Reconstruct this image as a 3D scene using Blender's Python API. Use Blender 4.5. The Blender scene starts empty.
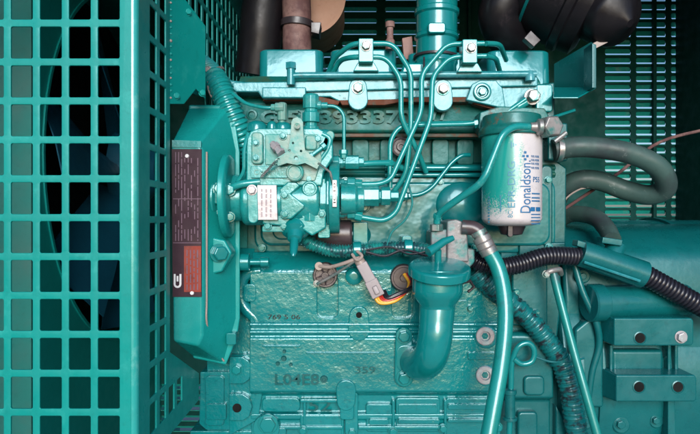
import bpy, bmesh, math, random
from mathutils import Vector, Matrix
from mathutils.geometry import delaunay_2d_cdt
random.seed(7)
PI = math.pi
U = 0.0017          # metres per unit; one unit is one photo pixel at the engine's side face
D = 600.0           # camera to the engine's side face, in units
H = 1.0             # camera height
scene = bpy.context.scene
COL = scene.collection

def W(x, y, d=0.0):
    s = (D + d) / D
    return Vector(((x - 350) * s * U, d * U, H + (217 - y) * s * U))
def WX(X, Y, Z):     # units -> metres, Z relative to camera height
    return Vector((X * U, Y * U, H + Z * U))

# ------------------------------------------------------------------ mesh builder
def frame_from_axis(ax):
    ax = ax.normalized()
    up = Vector((0, 0, 1)) if abs(ax.z) < .9 else Vector((1, 0, 0))
    a = ax.cross(up).normalized(); b = ax.cross(a).normalized()
    return a, b
def rr(x0, y0, x1, y1, r=3, n=4):
    out = []
    for cx, cy, a0 in ((x1-r, y1-r, 0), (x0+r, y1-r, 90), (x0+r, y0+r, 180), (x1-r, y0+r, 270)):
        for k in range(n+1):
            a = math.radians(a0 + 90*k/n); out.append((cx + r*math.cos(a), cy + r*math.sin(a)))
    return out
def circ(cx, cy, r, n=20):
    return [(cx + r*math.cos(2*PI*k/n), cy + r*math.sin(2*PI*k/n)) for k in range(n)]
def hull(c1, r1, c2, r2, n=10):
    """outline round two circles"""
    pts = []
    a = math.atan2(c2[1]-c1[1], c2[0]-c1[0])
    L = math.hypot(c2[0]-c1[0], c2[1]-c1[1]); b = math.acos(max(-1, min(1, (r1-r2)/L)))
    for k in range(n+1):
        t = a + b + (2*PI-2*b)*k/n; pts.append((c1[0]+r1*math.cos(t), c1[1]+r1*math.sin(t)))
    for k in range(n+1):
        t = a - b + 2*b*k/n; pts.append((c2[0]+r2*math.cos(t), c2[1]+r2*math.sin(t)))
    return pts
def pip(p, poly):
    x, y = p; c = False; j = len(poly)-1
    for i in range(len(poly)):
        xi, yi = poly[i]; xj, yj = poly[j]
        if (yi > y) != (yj > y) and x < (xj-xi)*(y-yi)/(yj-yi)+xi: c = not c
        j = i
    return c
def fillet(pts, r, n=5):
    out = [pts[0]]
    for i in range(1, len(pts)-1):
        a, p, b = pts[i-1], pts[i], pts[i+1]
        la, lb = (a-p).length, (b-p).length
        t = min(r, la*.49, lb*.49)
        s = p + (a-p).normalized()*t; e = p + (b-p).normalized()*t
        for k in range(n+1):
            u = k/n; out.append(s*(1-u)**2 + p*2*u*(1-u) + e*u*u)
    out.append(pts[-1]); return out
def spline(pts, n=8):
    P = [pts[0]*2-pts[1]] + list(pts) + [pts[-1]*2-pts[-2]]; out = []
    for i in range(1, len(P)-2):
        a, b, c, d = P[i-1:i+3]
        for k in range(n):
            t = k/n
            out.append(.5*((2*b)+(c-a)*t+(2*a-5*b+4*c-d)*t*t+(3*b-a-3*c+d)*t**3))
    out.append(pts[-1].copy()); return out
def resample(pts, step):
    out = [pts[0].copy()]; acc = 0
    for i in range(1, len(pts)):
        a, b = pts[i-1], pts[i]; L = (b-a).length
        if L < 1e-9: continue
        t = step-acc
        while t <= L:
            out.append(a.lerp(b, t/L)); t += step
        acc = (acc+L) % step
    return out

class MB:
    def __init__(s): s.bm = bmesh.new()
    def ring(s, pts): return [s.bm.verts.new(p) for p in pts]
    def bridge(s, a, b):
        n = len(a)
        for i in range(n):
            try: s.bm.faces.new((a[i], a[(i+1) % n], b[(i+1) % n], b[i]))
            except ValueError: pass
    def cap(s, r):
        try: s.bm.faces.new(r)
        except ValueError: pass
    def loft(s, rings, caps=True):
        R = [s.ring(r) for r in rings]
        for a, b in zip(R, R[1:]): s.bridge(a, b)
        if caps: s.cap(R[0]); s.cap(R[-1])
        return s
    def prism(s, pts, d0, d1, inset=0, ins_d=0):
        """front outline given in photo units at depth d0, pushed straight back to d1"""
        f = [W(x, y, d0) for x, y in pts]; b = [Vector((p.x, d1*U, p.z)) for p in f]
        return s.loft([f, b])
    def raised(s, pts, d0, d1, grow=1.06):
        """boss with drafted sides: back outline a little larger"""
        f = [W(x, y, d0) for x, y in pts]
        c = sum(f, Vector())/len(f)
        b = [Vector((c.x+(p.x-c.x)*grow, d1*U, c.z+(p.z-c.z)*grow)) for p in f]
        return s.loft([f, b])
    def box(s, a, b):
        x0, x1 = sorted((a.x, b.x)); y0, y1 = sorted((a.y, b.y)); z0, z1 = sorted((a.z, b.z))
        q = lambda z: [Vector((x0, y0, z)), Vector((x1, y0, z)), Vector((x1, y1, z)), Vector((x0, y1, z))]
        return s.loft([q(z0), q(z1)])
    def cyl(s, p0, p1, r0, r1=None, seg=24):
        return s.lathe(p0, p1-p0, [(0, r0), ((p1-p0).length/U, r0 if r1 is None else r1)], seg)
    def lathe(s, o, ax, prof, seg=28, caps=True, rot=0):
        """profile of (distance along axis, radius) in units"""
        ax = ax.normalized(); a, b = frame_from_axis(ax)
        rings = []
        for t, r in prof:
            rings.append([o + ax*t*U + (a*math.cos(rot+2*PI*k/seg)+b*math.sin(rot+2*PI*k/seg))*max(r, .01)*U for k in range(seg)])
        return s.loft(rings, caps)
    def hexa(s, o, ax, r, h, rot=0.2, washer=True):
        if washer: s.lathe(o, ax, [(0, r*1.25), (h*.18, r*1.25)], 24)
        s.lathe(o + ax.normalized()*h*.18*U*(1 if washer else 0), ax, [(0, r), (h*.7, r), (h*.82, r*.86)], 6, True, rot)
        return s
    def tube(s, pts, r, seg=14, caps=True):
        n = len(pts); rf = r if callable(r) else (lambda i: r)
        t0 = (pts[1]-pts[0]).normalized(); a, _ = frame_from_axis(t0); rings = []
        for i, p in enumerate(pts):
            t = (pts[min(i+1, n-1)]-pts[max(i-1, 0)])
            t = t.normalized() if t.length > 1e-9 else t0
            a = (a - t*a.dot(t)).normalized(); b = t.cross(a); rad = rf(i)*U
            rings.append([p + (a*math.cos(2*PI*k/seg)+b*math.sin(2*PI*k/seg))*rad for k in range(seg)])
        return s.loft(rings, caps)
    def corr(s, pts, r, pitch=3.0, depth=.16, seg=18, jig=0):
        """corrugated tube"""
        q = resample(pts, pitch*U/5)
        prof = [1, 1, 1-depth, 1-depth, 1-depth*.3]
        jj = [random.uniform(-jig, jig) for _ in range(len(q)+5)]
        return s.tube(q, lambda i: r*(prof[i % 5]+jj[i//5]), seg)
    def plate(s, outer, holes, m0, m1):
        """sheet with holes; m0 / m1 map (u,v) to the two faces"""
        vs, es = [], []
        for loop in [outer]+holes:
            k = len(vs); n = len(loop)
            vs += [Vector(p) for p in loop]; es += [(k+i, k+(i+1) % n) for i in range(n)]
        V, E, F, *_ = delaunay_2d_cdt(vs, es, [], 0, 1e-6)
        boxes = [(min(p[0] for p in h), max(p[0] for p in h), min(p[1] for p in h), max(p[1] for p in h), h) for h in holes]
        keep = []
        for f in F:
            c = sum((V[i] for i in f), Vector((0, 0)))/len(f)
            if not pip(c, outer): continue
            if any(b[0] < c.x < b[1] and b[2] < c.y < b[3] and pip(c, b[4]) for b in boxes): continue
            keep.append(f)
        A = [s.bm.verts.new(m0(*v)) for v in V]; B = [s.bm.verts.new(m1(*v)) for v in V]
        cnt = {}
        for f in keep:
            s.bm.faces.new([A[i] for i in f]); s.bm.faces.new([B[i] for i in reversed(f)])
            for i in range(len(f)):
                e = (f[i], f[(i+1) % len(f)]); cnt.setdefault(tuple(sorted(e)), []).append(e)
        for k, l in cnt.items():
            if len(l) == 1:
                i, j = l[0]; s.bm.faces.new((A[j], A[i], B[i], B[j]))
        return s
    def xprofile(s, x0, x1, prof, dback):
        """section (photo y, depth) run along X between photo columns x0..x1"""
        X0, X1 = (x0-350), (x1-350)
        P = [(d, (217-y)*(D+d)/D) for y, d in prof]
        P = P + [(dback, P[-1][1]), (dback, P[0][1])]
        return s.loft([[WX(X0, d, z) for d, z in P], [WX(X1, d, z) for d, z in P]])
    def text(s, txt, cx, cy, h, depth=0.6, d=0, w=None, rot=0, fn=None, shear=0, weight=0, sub=0):
        """writing: centre cx,cy in photo units at depth d, cap height h, stands proud by depth"""
        c = bpy.data.curves.new('txt', 'FONT'); c.body = txt; c.extrude = .5; c.shear = shear; c.offset = weight; c.resolution_u = 3
        o = bpy.data.objects.new('txt', c); COL.objects.link(o)
        bpy.context.view_layer.update()
        me = bpy.data.meshes.new_from_object(o.evaluated_get(bpy.context.evaluated_depsgraph_get()))
        bpy.data.objects.remove(o); bpy.data.curves.remove(c)
        xs = [v.co.x for v in me.vertices]; ys = [v.co.y for v in me.vertices]
        sx0, sx1, sy0, sy1 = min(xs), max(xs), min(ys), max(ys)
        ky = h/(sy1-sy0); kx = ky if w is None else w/(sx1-sx0); R = math.radians(rot)
        t = bmesh.new(); t.from_mesh(me)
        if sub: bmesh.ops.subdivide_edges(t, edges=[e for e in t.edges if e.calc_length() > .12], cuts=sub)
        if sub: bmesh.ops.triangulate(t, faces=t.faces)
        m2 = {}
        for v in t.verts:
            x = (v.co.x-(sx0+sx1)/2)*kx; y = (v.co.y-(sy0+sy1)/2)*ky; z = v.co.z+.5
            px = cx + x*math.cos(R) + y*math.sin(R); py = cy - (y*math.cos(R) - x*math.sin(R))
            m2[v.index] = s.bm.verts.new(fn(px, py, z*depth) if fn else W(px, py, d - z*depth))
        for f in t.faces: s.cap([m2[v.index] for v in f.verts])
        t.free(); bpy.data.meshes.remove(me); return s

ORG = {}
def build(name, mb, mat, parent=None, origin=None, bevel=0, segs=2, smooth=40, label=None, wn=True):
    bm = mb.bm
    bmesh.ops.recalc_face_normals(bm, faces=bm.faces)
    o0 = ORG[parent.name] if parent is not None else (origin if origin is not None else Vector((0, 0, 0)))
    bmesh.ops.translate(bm, verts=bm.verts, vec=-o0)
    me = bpy.data.meshes.new(name); bm.to_mesh(me); bm.free()
    me.shade_smooth()
    o = bpy.data.objects.new(name, me); COL.objects.link(o)
    for m in (mat if isinstance(mat, (list, tuple)) else [mat]): me.materials.append(m)
    if bevel:
        b = o.modifiers.new('bevel', 'BEVEL'); b.width = bevel*U; b.segments = segs; b.limit_method = 'ANGLE'; b.angle_limit = math.radians(32)
        b.use_clamp_overlap = True
        if wn:
            w = o.modifiers.new('wn', 'WEIGHTED_NORMAL'); w.keep_sharp = False; w.weight = 60
    else:
        me.set_sharp_from_angle(angle=math.radians(smooth))
        w = o.modifiers.new('wn', 'WEIGHTED_NORMAL'); w.keep_sharp = True; w.weight = 60
    if parent is not None: o.parent = parent
    else: o.location = o0
    ORG[o.name] = o0
    if label: o['label'] = label
    return o
def build_each(name, mb, mat, parent, **k):
    bm = mb.bm; seen = set(); n = 0
    for v in list(bm.verts):
        if v in seen: continue
        st, comp = [v], []; seen.add(v)
        while st:
            q = st.pop(); comp.append(q)
            for e in q.link_edges:
                o = e.other_vert(q)
                if o not in seen: seen.add(o); st.append(o)
        m2 = MB(); mp = {q: m2.bm.verts.new(q.co) for q in comp}
        fs = {f for q in comp for f in q.link_faces}
        for f in sorted(fs, key=lambda f: f.index): m2.cap([mp[q] for q in f.verts])
        build(name, m2, mat, parent, **k)
    bm.free()
def thing(name, label, cat, origin, group=None):
    e = bpy.data.objects.new(name, None); COL.objects.link(e); e.location = origin; e.empty_display_size = .05
    e['label'] = label; e['category'] = cat
    if group: e['group'] = group
    ORG[e.name] = origin.copy(); return e
def tag(o, label, cat, group=None):
    o['label'] = label; o['category'] = cat
    if group: o['group'] = group
    return o

# ------------------------------------------------------------------ materials
def mat_base(name):
    m = bpy.data.materials.new(name); m.use_nodes = True; nt = m.node_tree
    return m, nt, nt.nodes['Principled BSDF']
def N(nt, t, **k):
    n = nt.nodes.new(t)
    for a, b in k.items():
        if a in n.inputs: n.inputs[a].default_value = b
        else: setattr(n, a, b)
    return n
def mixc(nt, fac, a, b):
    n = nt.nodes.new('ShaderNodeMix'); n.data_type = 'RGBA'
    for s, v in ((0, fac), (6, a), (7, b)):
        if hasattr(v, 'links') or hasattr(v, 'is_linked'): nt.links.new(v, n.inputs[s])
        else: n.inputs[s].default_value = v if s == 0 else (*v, 1)
    return n.outputs[2]
def noise(nt, scale, detail=3, rough=.5, off=0, sc=None):
    tc = nt.nodes.new('ShaderNodeTexCoord'); mp = nt.nodes.new('ShaderNodeMapping')
    mp.inputs['Location'].default_value = (off, off*.7, off*1.3)
    if sc: mp.inputs['Scale'].default_value = sc
    n = nt.nodes.new('ShaderNodeTexNoise'); n.inputs['Scale'].default_value = scale
    n.inputs['Detail'].default_value = detail; n.inputs['Roughness'].default_value = rough
    nt.links.new(tc.outputs['Object'], mp.inputs[0]); nt.links.new(mp.outputs[0], n.inputs['Vector'])
    return n.outputs['Fac']
def ramp(nt, fac, a, b):
    n = nt.nodes.new('ShaderNodeMapRange'); n.inputs[1].default_value = a; n.inputs[2].default_value = b
    nt.links.new(fac, n.inputs[0]); return n.outputs[0]
def paint(name, base, rough=.25, bump=.25, bscale=170, second=None, s2=(.5, .7), s2scale=14, rust=0, rustcol=(.16, .05, .02), dirt=.25,
          dust=0, dustcol=(.55, .62, .58), metallic=0, coat=.5, bdist=.0012, dirtcol=None):
    m, nt, P = mat_base(name)
    dk = dirtcol or tuple(c*.45 for c in base)
    c = mixc(nt, ramp(nt, noise(nt, 9, 5, .6, 1), .42, .75), base, tuple(b*(1-dirt)+k*dirt for b, k in zip(base, dk)))
    if second: c = mixc(nt, ramp(nt, noise(nt, s2scale, 6, .65, 4), *s2), c, second)
    if dirt:
        fine = ramp(nt, noise(nt, 70, 8, .75, 2.2), .54, .66)
        mm = N(nt, 'ShaderNodeMath', operation='MULTIPLY'); mm.inputs[1].default_value = dirt
        nt.links.new(fine, mm.inputs[0]); c = mixc(nt, mm.outputs[0], c, dk)
    rsock = None
    if dust:
        f = ramp(nt, noise(nt, 24, 7, .75, 9), .62-.25*dust, .8); c = mixc(nt, f, c, dustcol)
    if rust:
        f = ramp(nt, noise(nt, 20, 8, .75, 6), .66-.22*rust, .74-.2*rust); c = mixc(nt, f, c, rustcol); rsock = f
    nt.links.new(c, P.inputs['Base Color'])
    rn = nt.nodes.new('ShaderNodeMapRange'); nt.links.new(noise(nt, 30, 4, .6, 3), rn.inputs[0])
    rn.inputs[1].default_value = .35; rn.inputs[2].default_value = .7; rn.inputs[3].default_value = rough*.8; rn.inputs[4].default_value = min(1, rough*1.5)
    if rsock is not None:
        r2 = nt.nodes.new('ShaderNodeMix'); r2.data_type = 'FLOAT'
        nt.links.new(rsock, r2.inputs[0]); nt.links.new(rn.outputs[0], r2.inputs[2]); r2.inputs[3].default_value = .8
        nt.links.new(r2.outputs[0], P.inputs['Roughness'])
    else: nt.links.new(rn.outputs[0], P.inputs['Roughness'])
    P.inputs['Metallic'].default_value = metallic
    P.inputs['Coat Weight'].default_value = coat*.25; P.inputs['Specular IOR Level'].default_value = .3+.75*coat; P.inputs['Specular Tint'].default_value = (.62, .93, 1, 1) if base[1] > base[0]*3 else (1, 1, 1, 1); P.inputs['Coat Roughness'].default_value = rough*.5; P.inputs['Coat IOR'].default_value = 1.6
    if bump:
        b1 = N(nt, 'ShaderNodeBump', Strength=bump*(.62 if bump > .8 else .6), Distance=bdist)
        nt.links.new(noise(nt, bscale, 2, .5, 5), b1.inputs['Height'])
        b2 = N(nt, 'ShaderNodeBump', Strength=bump*.8, Distance=bdist*1.9)
        nt.links.new(noise(nt, bscale*(.2 if bump > .8 else .17), 1, .4, 8), b2.inputs['Height']); nt.links.new(b1.outputs[0], b2.inputs['Normal'])
        nt.links.new(b2.outputs[0], P.inputs['Normal']); nt.links.new(b2.outputs[0], P.inputs['Coat Normal'])
    return m

TEAL = (.006, .24, .20)
M = {}
M['guard'] = paint('guard_paint', (.002, .25, .22), rough=.34, bump=.12, bscale=260, dirt=.2, coat=.15, dust=.3, dustcol=(.03, .34, .3))
M['fhead'] = paint('filter_head_paint', (.005, .13, .115), rough=.35, bump=.5, bscale=120, second=(.05, .07, .03), s2=(.52, .7), s2scale=18, rust=.3, dirt=.5, coat=.3)
M['bend'] = paint('bend_highlight_paint', (.02, .33, .3), rough=.2, bump=.1, bscale=200, dirt=.2, coat=1, dust=.4, dustcol=(.2, .5, .46))  # lighter base and flecks paint in the highlight along the fold
M['block'] = paint('cast_paint', (.003, .19, .195), rough=.12, bump=1, bscale=190, dirt=.45, coat=.95, bdist=.0008, dirtcol=(.004, .08, .09))
M['smooth'] = paint('gloss_paint', (.003, .19, .19), rough=.15, bump=.16, bscale=90, dirt=.2, coat=.8)
M['case'] = paint('case_paint', (.006, .27, .25), rough=.26, bump=.12, bscale=200, dirt=.2, coat=.4)
M['pipe'] = paint('pipe_paint', (.008, .25, .24), rough=.2, bump=.12, bscale=120, dirt=.3, coat=.7, dust=.15, dustcol=(.2, .45, .38))
M['pump'] = paint('pump_paint', (.01, .26, .25), rough=.25, bump=.45, bscale=150, dirt=.5, coat=.7, dust=.3, dustcol=(.16, .32, .28))
M['pale'] = paint('overspray_alloy', (.16, .31, .26), rough=.35, bump=.35, bscale=180, second=(.02, .28, .25), s2=(.44, .58), s2scale=34, dirt=.2, coat=.25, dirtcol=(.05, .2, .18))
M['head'] = paint('head_paint', (.005, .13, .11), rough=.42, bump=.7, bscale=130, second=(.045, .075, .03), s2=(.5, .68), s2scale=16, rust=.2, rustcol=(.13, .045, .015), dirt=.6, coat=.15)
M['rusty'] = paint('rust_band', (.02, .13, .1), rough=.5, bump=.6, bscale=150, second=(.12, .05, .025), s2=(.4, .58), s2scale=18, rust=.4, dirt=.5, coat=.1)
M['rail'] = paint('pale_rail', (.015, .22, .24), rough=.24, bump=.5, bscale=140, second=(.07, .28, .31), s2=(.45, .65), s2scale=18, rust=.12, dirt=.45, coat=.5)
M['rocker'] = paint('rocker_paint', (.006, .19, .20), rough=.12, bump=.2, bscale=70, dirt=.25, coat=.6)
M['dark'] = paint('dark_teal', (.003, .085, .085), rough=.28, bump=.25, bscale=120, dirt=.35, coat=.4)
M['bell'] = paint('shaded_bell_paint', (.003, .115, .12), rough=.28, bump=.3, bscale=110, dirt=.35, coat=.45)  # base darkened: own dark paint plus enclosure shade put into the colour
M['wall'] = paint('shaded_enclosure_paint', (.002, .06, .05), rough=.6, bump=.08, bscale=120, dirt=.3, coat=0)  # base darkened in place of the shade inside the enclosure
M['rust'] = paint('rust_edge', (.12, .035, .015), rough=.6, bump=.6, bscale=150, second=(.02, .1, .08), s2=(.55, .66), s2scale=30, dirt=.5, coat=0)
M['hole'] = paint('hole_shade', (.003, .004, .004), rough=.9, bump=0, dirt=0, coat=0)  # near-black colour painted for the shade inside bolt holes
M['blade'] = paint('lit_blade_paint', (.02, .42, .34), rough=.4, bump=.05, bscale=120, dirt=.3, coat=.2, dust=.3, dustcol=(.3, .4, .35))  # same sheet as the wall, colour brightened for light on the blades
M['black'] = paint('black_rubber', (.008, .007, .009), rough=.36, bump=.3, bscale=90, dirt=.2, coat=0, dust=.08, dustcol=(.04, .03, .035))
M['conduit'] = paint('black_conduit', (.014, .014, .022), rough=.28, bump=.1, bscale=120, dirt=.1, coat=.3)
M['loom'] = paint('painted_conduit', (.012, .05, .06), rough=.26, bump=.1, bscale=120, second=(.012, .22, .2), s2=(.44, .56), s2scale=40, dirt=.3, coat=.4)
M['sleeve'] = paint('painted_sleeve', (.005, .15, .155), rough=.3, bump=.9, bscale=120, second=(.015, .02, .025), s2=(.5, .6), s2scale=60, dirt=.5, coat=.5)
M['hosegrey'] = paint('grey_hose', (.045, .095, .085), rough=.45, bump=.25, bscale=120, second=(.03, .04, .045), s2=(.45, .7), s2scale=12, dirt=.3, coat=.1, dust=.1)
M['greenhose'] = paint('green_hose', (.006, .23, .21), rough=.22, bump=.3, bscale=70, second=(.03, .07, .09), s2=(.6, .72), s2scale=10, dirt=.3, coat=.8)
M['thinhose'] = paint('thin_hose', (.006, .2, .18), rough=.28, bump=.1, bscale=70, second=(.05, .06, .075), s2=(.56, .66), s2scale=6, dirt=.3, coat=.6)
M['steel'] = paint('dull_steel', (.36, .34, .33), rough=.35, bump=.3, bscale=180, second=(.06, .22, .2), s2=(.45, .62), s2scale=40, metallic=.6, dirt=.4, coat=0, dirtcol=(.08, .06, .05))
M['castgrey'] = paint('grey_casting', (.22, .22, .23), rough=.42, bump=.5, bscale=150, second=(.03, .2, .19), s2=(.48, .62), s2scale=30, metallic=.3, dirt=.5, coat=.1, rust=.12, dirtcol=(.05, .04, .04))
M['exhaust'] = paint('rusty_pipe', (.12, .06, .06), rough=.6, bump=.6, bscale=120, second=(.28, .17, .15), s2=(.5, .68), s2scale=10, dirt=.5, coat=0, rust=.3, rustcol=(.08, .02, .012))
M['muffler'] = paint('rusted_disc', (.5, .3, .22), rough=.7, bump=.4, bscale=90, dirt=.3, coat=0, rust=.22, rustcol=(.16, .05, .025), dirtcol=(.25, .1, .05))
M['brown'] = paint('oily_brown', (.06, .04, .045), rough=.35, bump=.3, bscale=100, second=(.03, .11, .11), s2=(.5, .7), s2scale=25, dirt=.4, coat=.4)
M['sender'] = paint('sender_bakelite', (.05, .035, .04), rough=.35, bump=.4, bscale=200, second=(.16, .12, .11), s2=(.52, .66), s2scale=60, dirt=.4, coat=.4)
M['filter'] = paint('filter_can', (.60, .56, .57), rough=.22, bump=.1, bscale=60, dirt=.4, coat=.6, dirtcol=(.35, .3, .3))
M['gunk'] = paint('dark_plastic', (.03, .022, .026), rough=.35, bump=.3, bscale=100, dirt=.2, coat=.3)
M['plate'] = paint('label_black', (.035, .012, .022), rough=.5, bump=.05, bscale=80, second=(.05, .022, .028), s2=(.5, .75), s2scale=30, dirt=.2, coat=0)
M['platered'] = paint('label_red', (.28, .032, .02), rough=.3, bump=.05, bscale=80, second=(.13, .025, .02), s2=(.5, .7), s2scale=50, dirt=.3, coat=.3)
M['print'] = paint('label_print', (.18, .11, .15), rough=.4, bump=0, dirt=.3, coat=0)
M['stamp'] = paint('stamp_ink', (.38, .3, .32), rough=.4, bump=0, dirt=.3, coat=0)
M['white'] = paint('white_print', (.75, .74, .74), rough=.4, bump=0, dirt=.15, coat=0)
M['blueink'] = paint('blue_ink', (.02, .13, .3), rough=.35, bump=0, dirt=.1, coat=.3)
M['inkteal'] = paint('faded_ink', (.07, .25, .36), rough=.35, bump=0, dirt=.1, coat=.3)
M['connector'] = paint('grey_connector', (.32, .28, .29), rough=.4, bump=.15, bscale=120, dirt=.3, coat=.2, dirtcol=(.12, .09, .1))
M['cabletan'] = paint('tan_wire', (.34, .27, .24), rough=.4, bump=.1, dirt=.4, coat=.2)
M['wireblack'] = paint('black_wire', (.014, .013, .018), rough=.3, bump=.05, dirt=.1, coat=.4)
M['wirered'] = paint('red_wire', (.45, .03, .02), rough=.3, bump=.05, dirt=.3, coat=.3)
M['wireyellow'] = paint('yellow_wire', (.75, .38, .03), rough=.3, bump=.05, dirt=.2, coat=.3)
M['wireteal'] = paint('teal_wire', (.02, .2, .19), rough=.3, bump=.05, dirt=.3, coat=.4)
M['nameplate'] = paint('silver_plate', (.40, .38, .40), rough=.3, bump=.3, bscale=120, second=(.4, .5, .52), s2=(.5, .65), s2scale=40, metallic=.3, dirt=.3, coat=.2, dirtcol=(.3, .2, .2))
M['coverpale'] = paint('side_cover_paint', (.003, .14, .145), rough=.16, bump=.45, bscale=40, dirt=.45, coat=.3, bdist=.003)
M['fan'] = paint('fan_blade', (.006, .07, .12), rough=.35, bump=.1, bscale=60, dirt=.3, coat=.2)
M['shroud'] = paint('shroud_paint', (.004, .30, .27), rough=.4, bump=.06, bscale=60, dirt=.2, coat=.2)
M['radiator'] = paint('radiator_side', (.03, .24, .2), rough=.5, bump=.1, bscale=60, second=(.07, .2, .17), s2=(.4, .7), s2scale=8, dirt=.2, coat=.1)
M['core'] = paint('radiator_core', (.006, .008, .008), rough=.6, bump=.5, bscale=260, dirt=.2, coat=0)
M['concrete'] = paint('concrete', (.42, .41, .38), rough=.8, bump=.4, bscale=40, dirt=.3, coat=0, dirtcol=(.25, .24, .22))

# filter can: overspray of teal on its left front
def filter_mat():
    m = M['filter']; nt = m.node_tree; P = nt.nodes['Principled BSDF']
    src = P.inputs['Base Color'].links[0].from_socket
    tc = nt.nodes.new('ShaderNodeTexCoord'); sp = nt.nodes.new('ShaderNodeSeparateXYZ'); nt.links.new(tc.outputs['Object'], sp.inputs[0])
    # distance from a slanting band on the can
    def math_(op, a, b):
        n = nt.nodes.new('ShaderNodeMath'); n.operation = op
        for i, v in enumerate((a, b)):
            if isinstance(v, (int, float)): n.inputs[i].default_value = v
            else: nt.links.new(v, n.inputs[i])
        return n.outputs[0]
    x = math_('DIVIDE', sp.outputs[0], U); z = math_('DIVIDE', sp.outputs[2], U)
    dx = math_('DIVIDE', math_('ADD', x, 19.0), 17.0); dz = math_('DIVIDE', math_('SUBTRACT', z, 60.0), 38.0)
    dist = math_('ADD', math_('MULTIPLY', dx, dx), math_('MULTIPLY', dz, dz))
    n1 = math_('MULTIPLY', math_('SUBTRACT', noise(nt, 45, 6, .7, 2), .5), 1.8)
    n2 = math_('MULTIPLY', math_('SUBTRACT', noise(nt, 420, 2, .6, 3), .5), 2.6)
    f = math_('SUBTRACT', 1.75, math_('ADD', dist, math_('ADD', n1, n2)))
    fac = ramp(nt, f, -.2, .8)
    nt.links.new(mixc(nt, fac, src, (.01, .3, .26)), P.inputs['Base Color'])
filter_mat()

FWD = Vector((0, -1, 0))
X1 = Vector((1, 0, 0)); Z1 = Vector((0, 0, 1))

# ================================================================== SETTING
g = MB(); g.box(Vector((-60, -2.7, -.3)), Vector((60, 60, 0)))
gr = build('ground', g, M['concrete']); gr['kind'] = 'structure'

# ================================================================== ENCLOSURE (canopy round the set)
enc = thing('equipment_enclosure', 'shade-darkened green sheet metal enclosure with slotted louvre wall behind the engine', 'enclosure', Vector((0, .5, .3)))
DB = 480.0; SB = (D+DB)/D
def wallmap(y):  # identity helper, coordinates in world units
    return lambda u, v: WX(u, y, v)
holes, hoods = [], []
def louvre_rows(cols, ys, hh):
    for y in ys:
        for x0, x1 in cols:
            a, b = (x0-350)*SB, (x1-350)*SB; zt, zb = (217-y)*SB, (217-y-hh)*SB
            holes.append(rr(a, zb, b, zt, min(3.6, (zt-zb)*.45), 3)); hoods.append((a, b, zt, zb))
right_cols = ((605, 631), (636, 666), (671, 687))
louvre_rows(right_cols, [4+8.95*k for k in range(-2, 25)], 6.3)
louvre_rows(((300, 336), (342, 377), (385, 418), (426, 460)), [-16+11.4*k for k in range(0, 8)], 5.2)
louvre_rows(((88, 124), (131, 166), (173, 208)), [384+10.5*k for k in range(0, 7)], 5.2)
wall_out = [(-1000, -560), (650, -560), (650, 470), (-1000, 470)]
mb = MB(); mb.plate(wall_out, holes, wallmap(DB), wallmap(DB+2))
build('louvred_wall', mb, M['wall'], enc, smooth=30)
mb = MB()
for a, b, zt, zb in hoods:
    drop = (zt-zb)*.62
    mb.loft([[WX(a-1.5, DB+1.5, zt+2), WX(b+1.5, DB+1.5, zt+2), WX(b+1.5, DB+7, zt-drop), WX(a-1.5, DB+7, zt-drop)],
             [WX(a-1.5, DB+2.5, zt+3), WX(b+1.5, DB+2.5, zt+3), WX(b+1.5, DB+7.8, zt-drop+.8), WX(a-1.5, DB+7.8, zt-drop+.8)]])
    # pressed lip on the inside face, light painted into its colour
    mb.tube([WX(a+1, DB-.4, zb-.4), WX(b-1, DB-.4, zb-.4)], .8, 8)
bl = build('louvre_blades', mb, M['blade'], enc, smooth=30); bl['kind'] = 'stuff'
mb = MB()
mb.box(WX(585, -80, -560), WX(590, DB-1, 470))
build('end_wall', mb, M['wall'], enc, bevel=1)
mb = MB()
mb.box(WX(584, -86, -560), WX(640, -81, 470))      # door jamb to the right, outside the frame
build('door_frame', mb, M['wall'], enc, bevel=1)
mb = MB(); mb.box(WX(-1000, -110, 470.5), WX(650, DB+10, 476)); build('roof', mb, M['wall'], enc, bevel=1)
mb = MB(); mb.box(WX(-1000, -110, 338), WX(650, -106, 470)); build('shade_lintel', mb, M['wall'], enc, bevel=1)  # unseen lintel, added to shade the back wall
mb = MB()
for x in (214, 330, 545):                          # stiffening ribs of the back wall
    mb.box(WX(x-3, DB-9, -560), WX(x+3, DB-1, 469))
build('stiffener', mb, M['wall'], enc, bevel=1)
mb = MB(); mb.box(WX(-1000, -100, -587), WX(650, DB+6, -561)); build('base_rail', mb, M['wall'], enc, bevel=2)

# ================================================================== RADIATOR, SHROUD, FAN
rad = thing('radiator', 'grey green radiator side with round fan shroud behind the mesh guard', 'radiator', WX(-470, 300, -560))
XR = -340.0; RC = (318.0, 72.0)                    # shroud plane and fan centre (depth, height)
mb = MB()
outer = [(44, -470), (600, -470), (600, 430), (44, 430)]
hole = [(RC[0]+252*math.cos(2*PI*k/72), RC[1]+252*math.sin(2*PI*k/72)) for k in range(72)]
mb.plate(outer, [hole], lambda u, v: WX(XR, u, v), lambda u, v: WX(XR-4, u, v))
build('shroud_plate', mb, M['shroud'], rad, smooth=30)
mb = MB()
ring = [(XR+2, 252), (XR+2, 256), (XR-60, 256), (XR-60, 252)]
R = []
for k in range(72):
    a = 2*PI*k/72; R.append([WX(x, RC[0]+r*math.cos(a), RC[1]+r*math.sin(a)) for x, r in ring])
vr = [mb.ring(q) for q in R]
for k in range(72): mb.bridge(vr[k], vr[(k+1) % 72])
build('shroud_ring', mb, M['shroud'], rad)
mb = MB(); mb.box(WX(-560, 40, -500), WX(XR, 43.2, 440)); mb.box(WX(-560, 43, -500), WX(-556, 600, 440))
build('side_panel', mb, M['radiator'], rad, bevel=.6)
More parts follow.
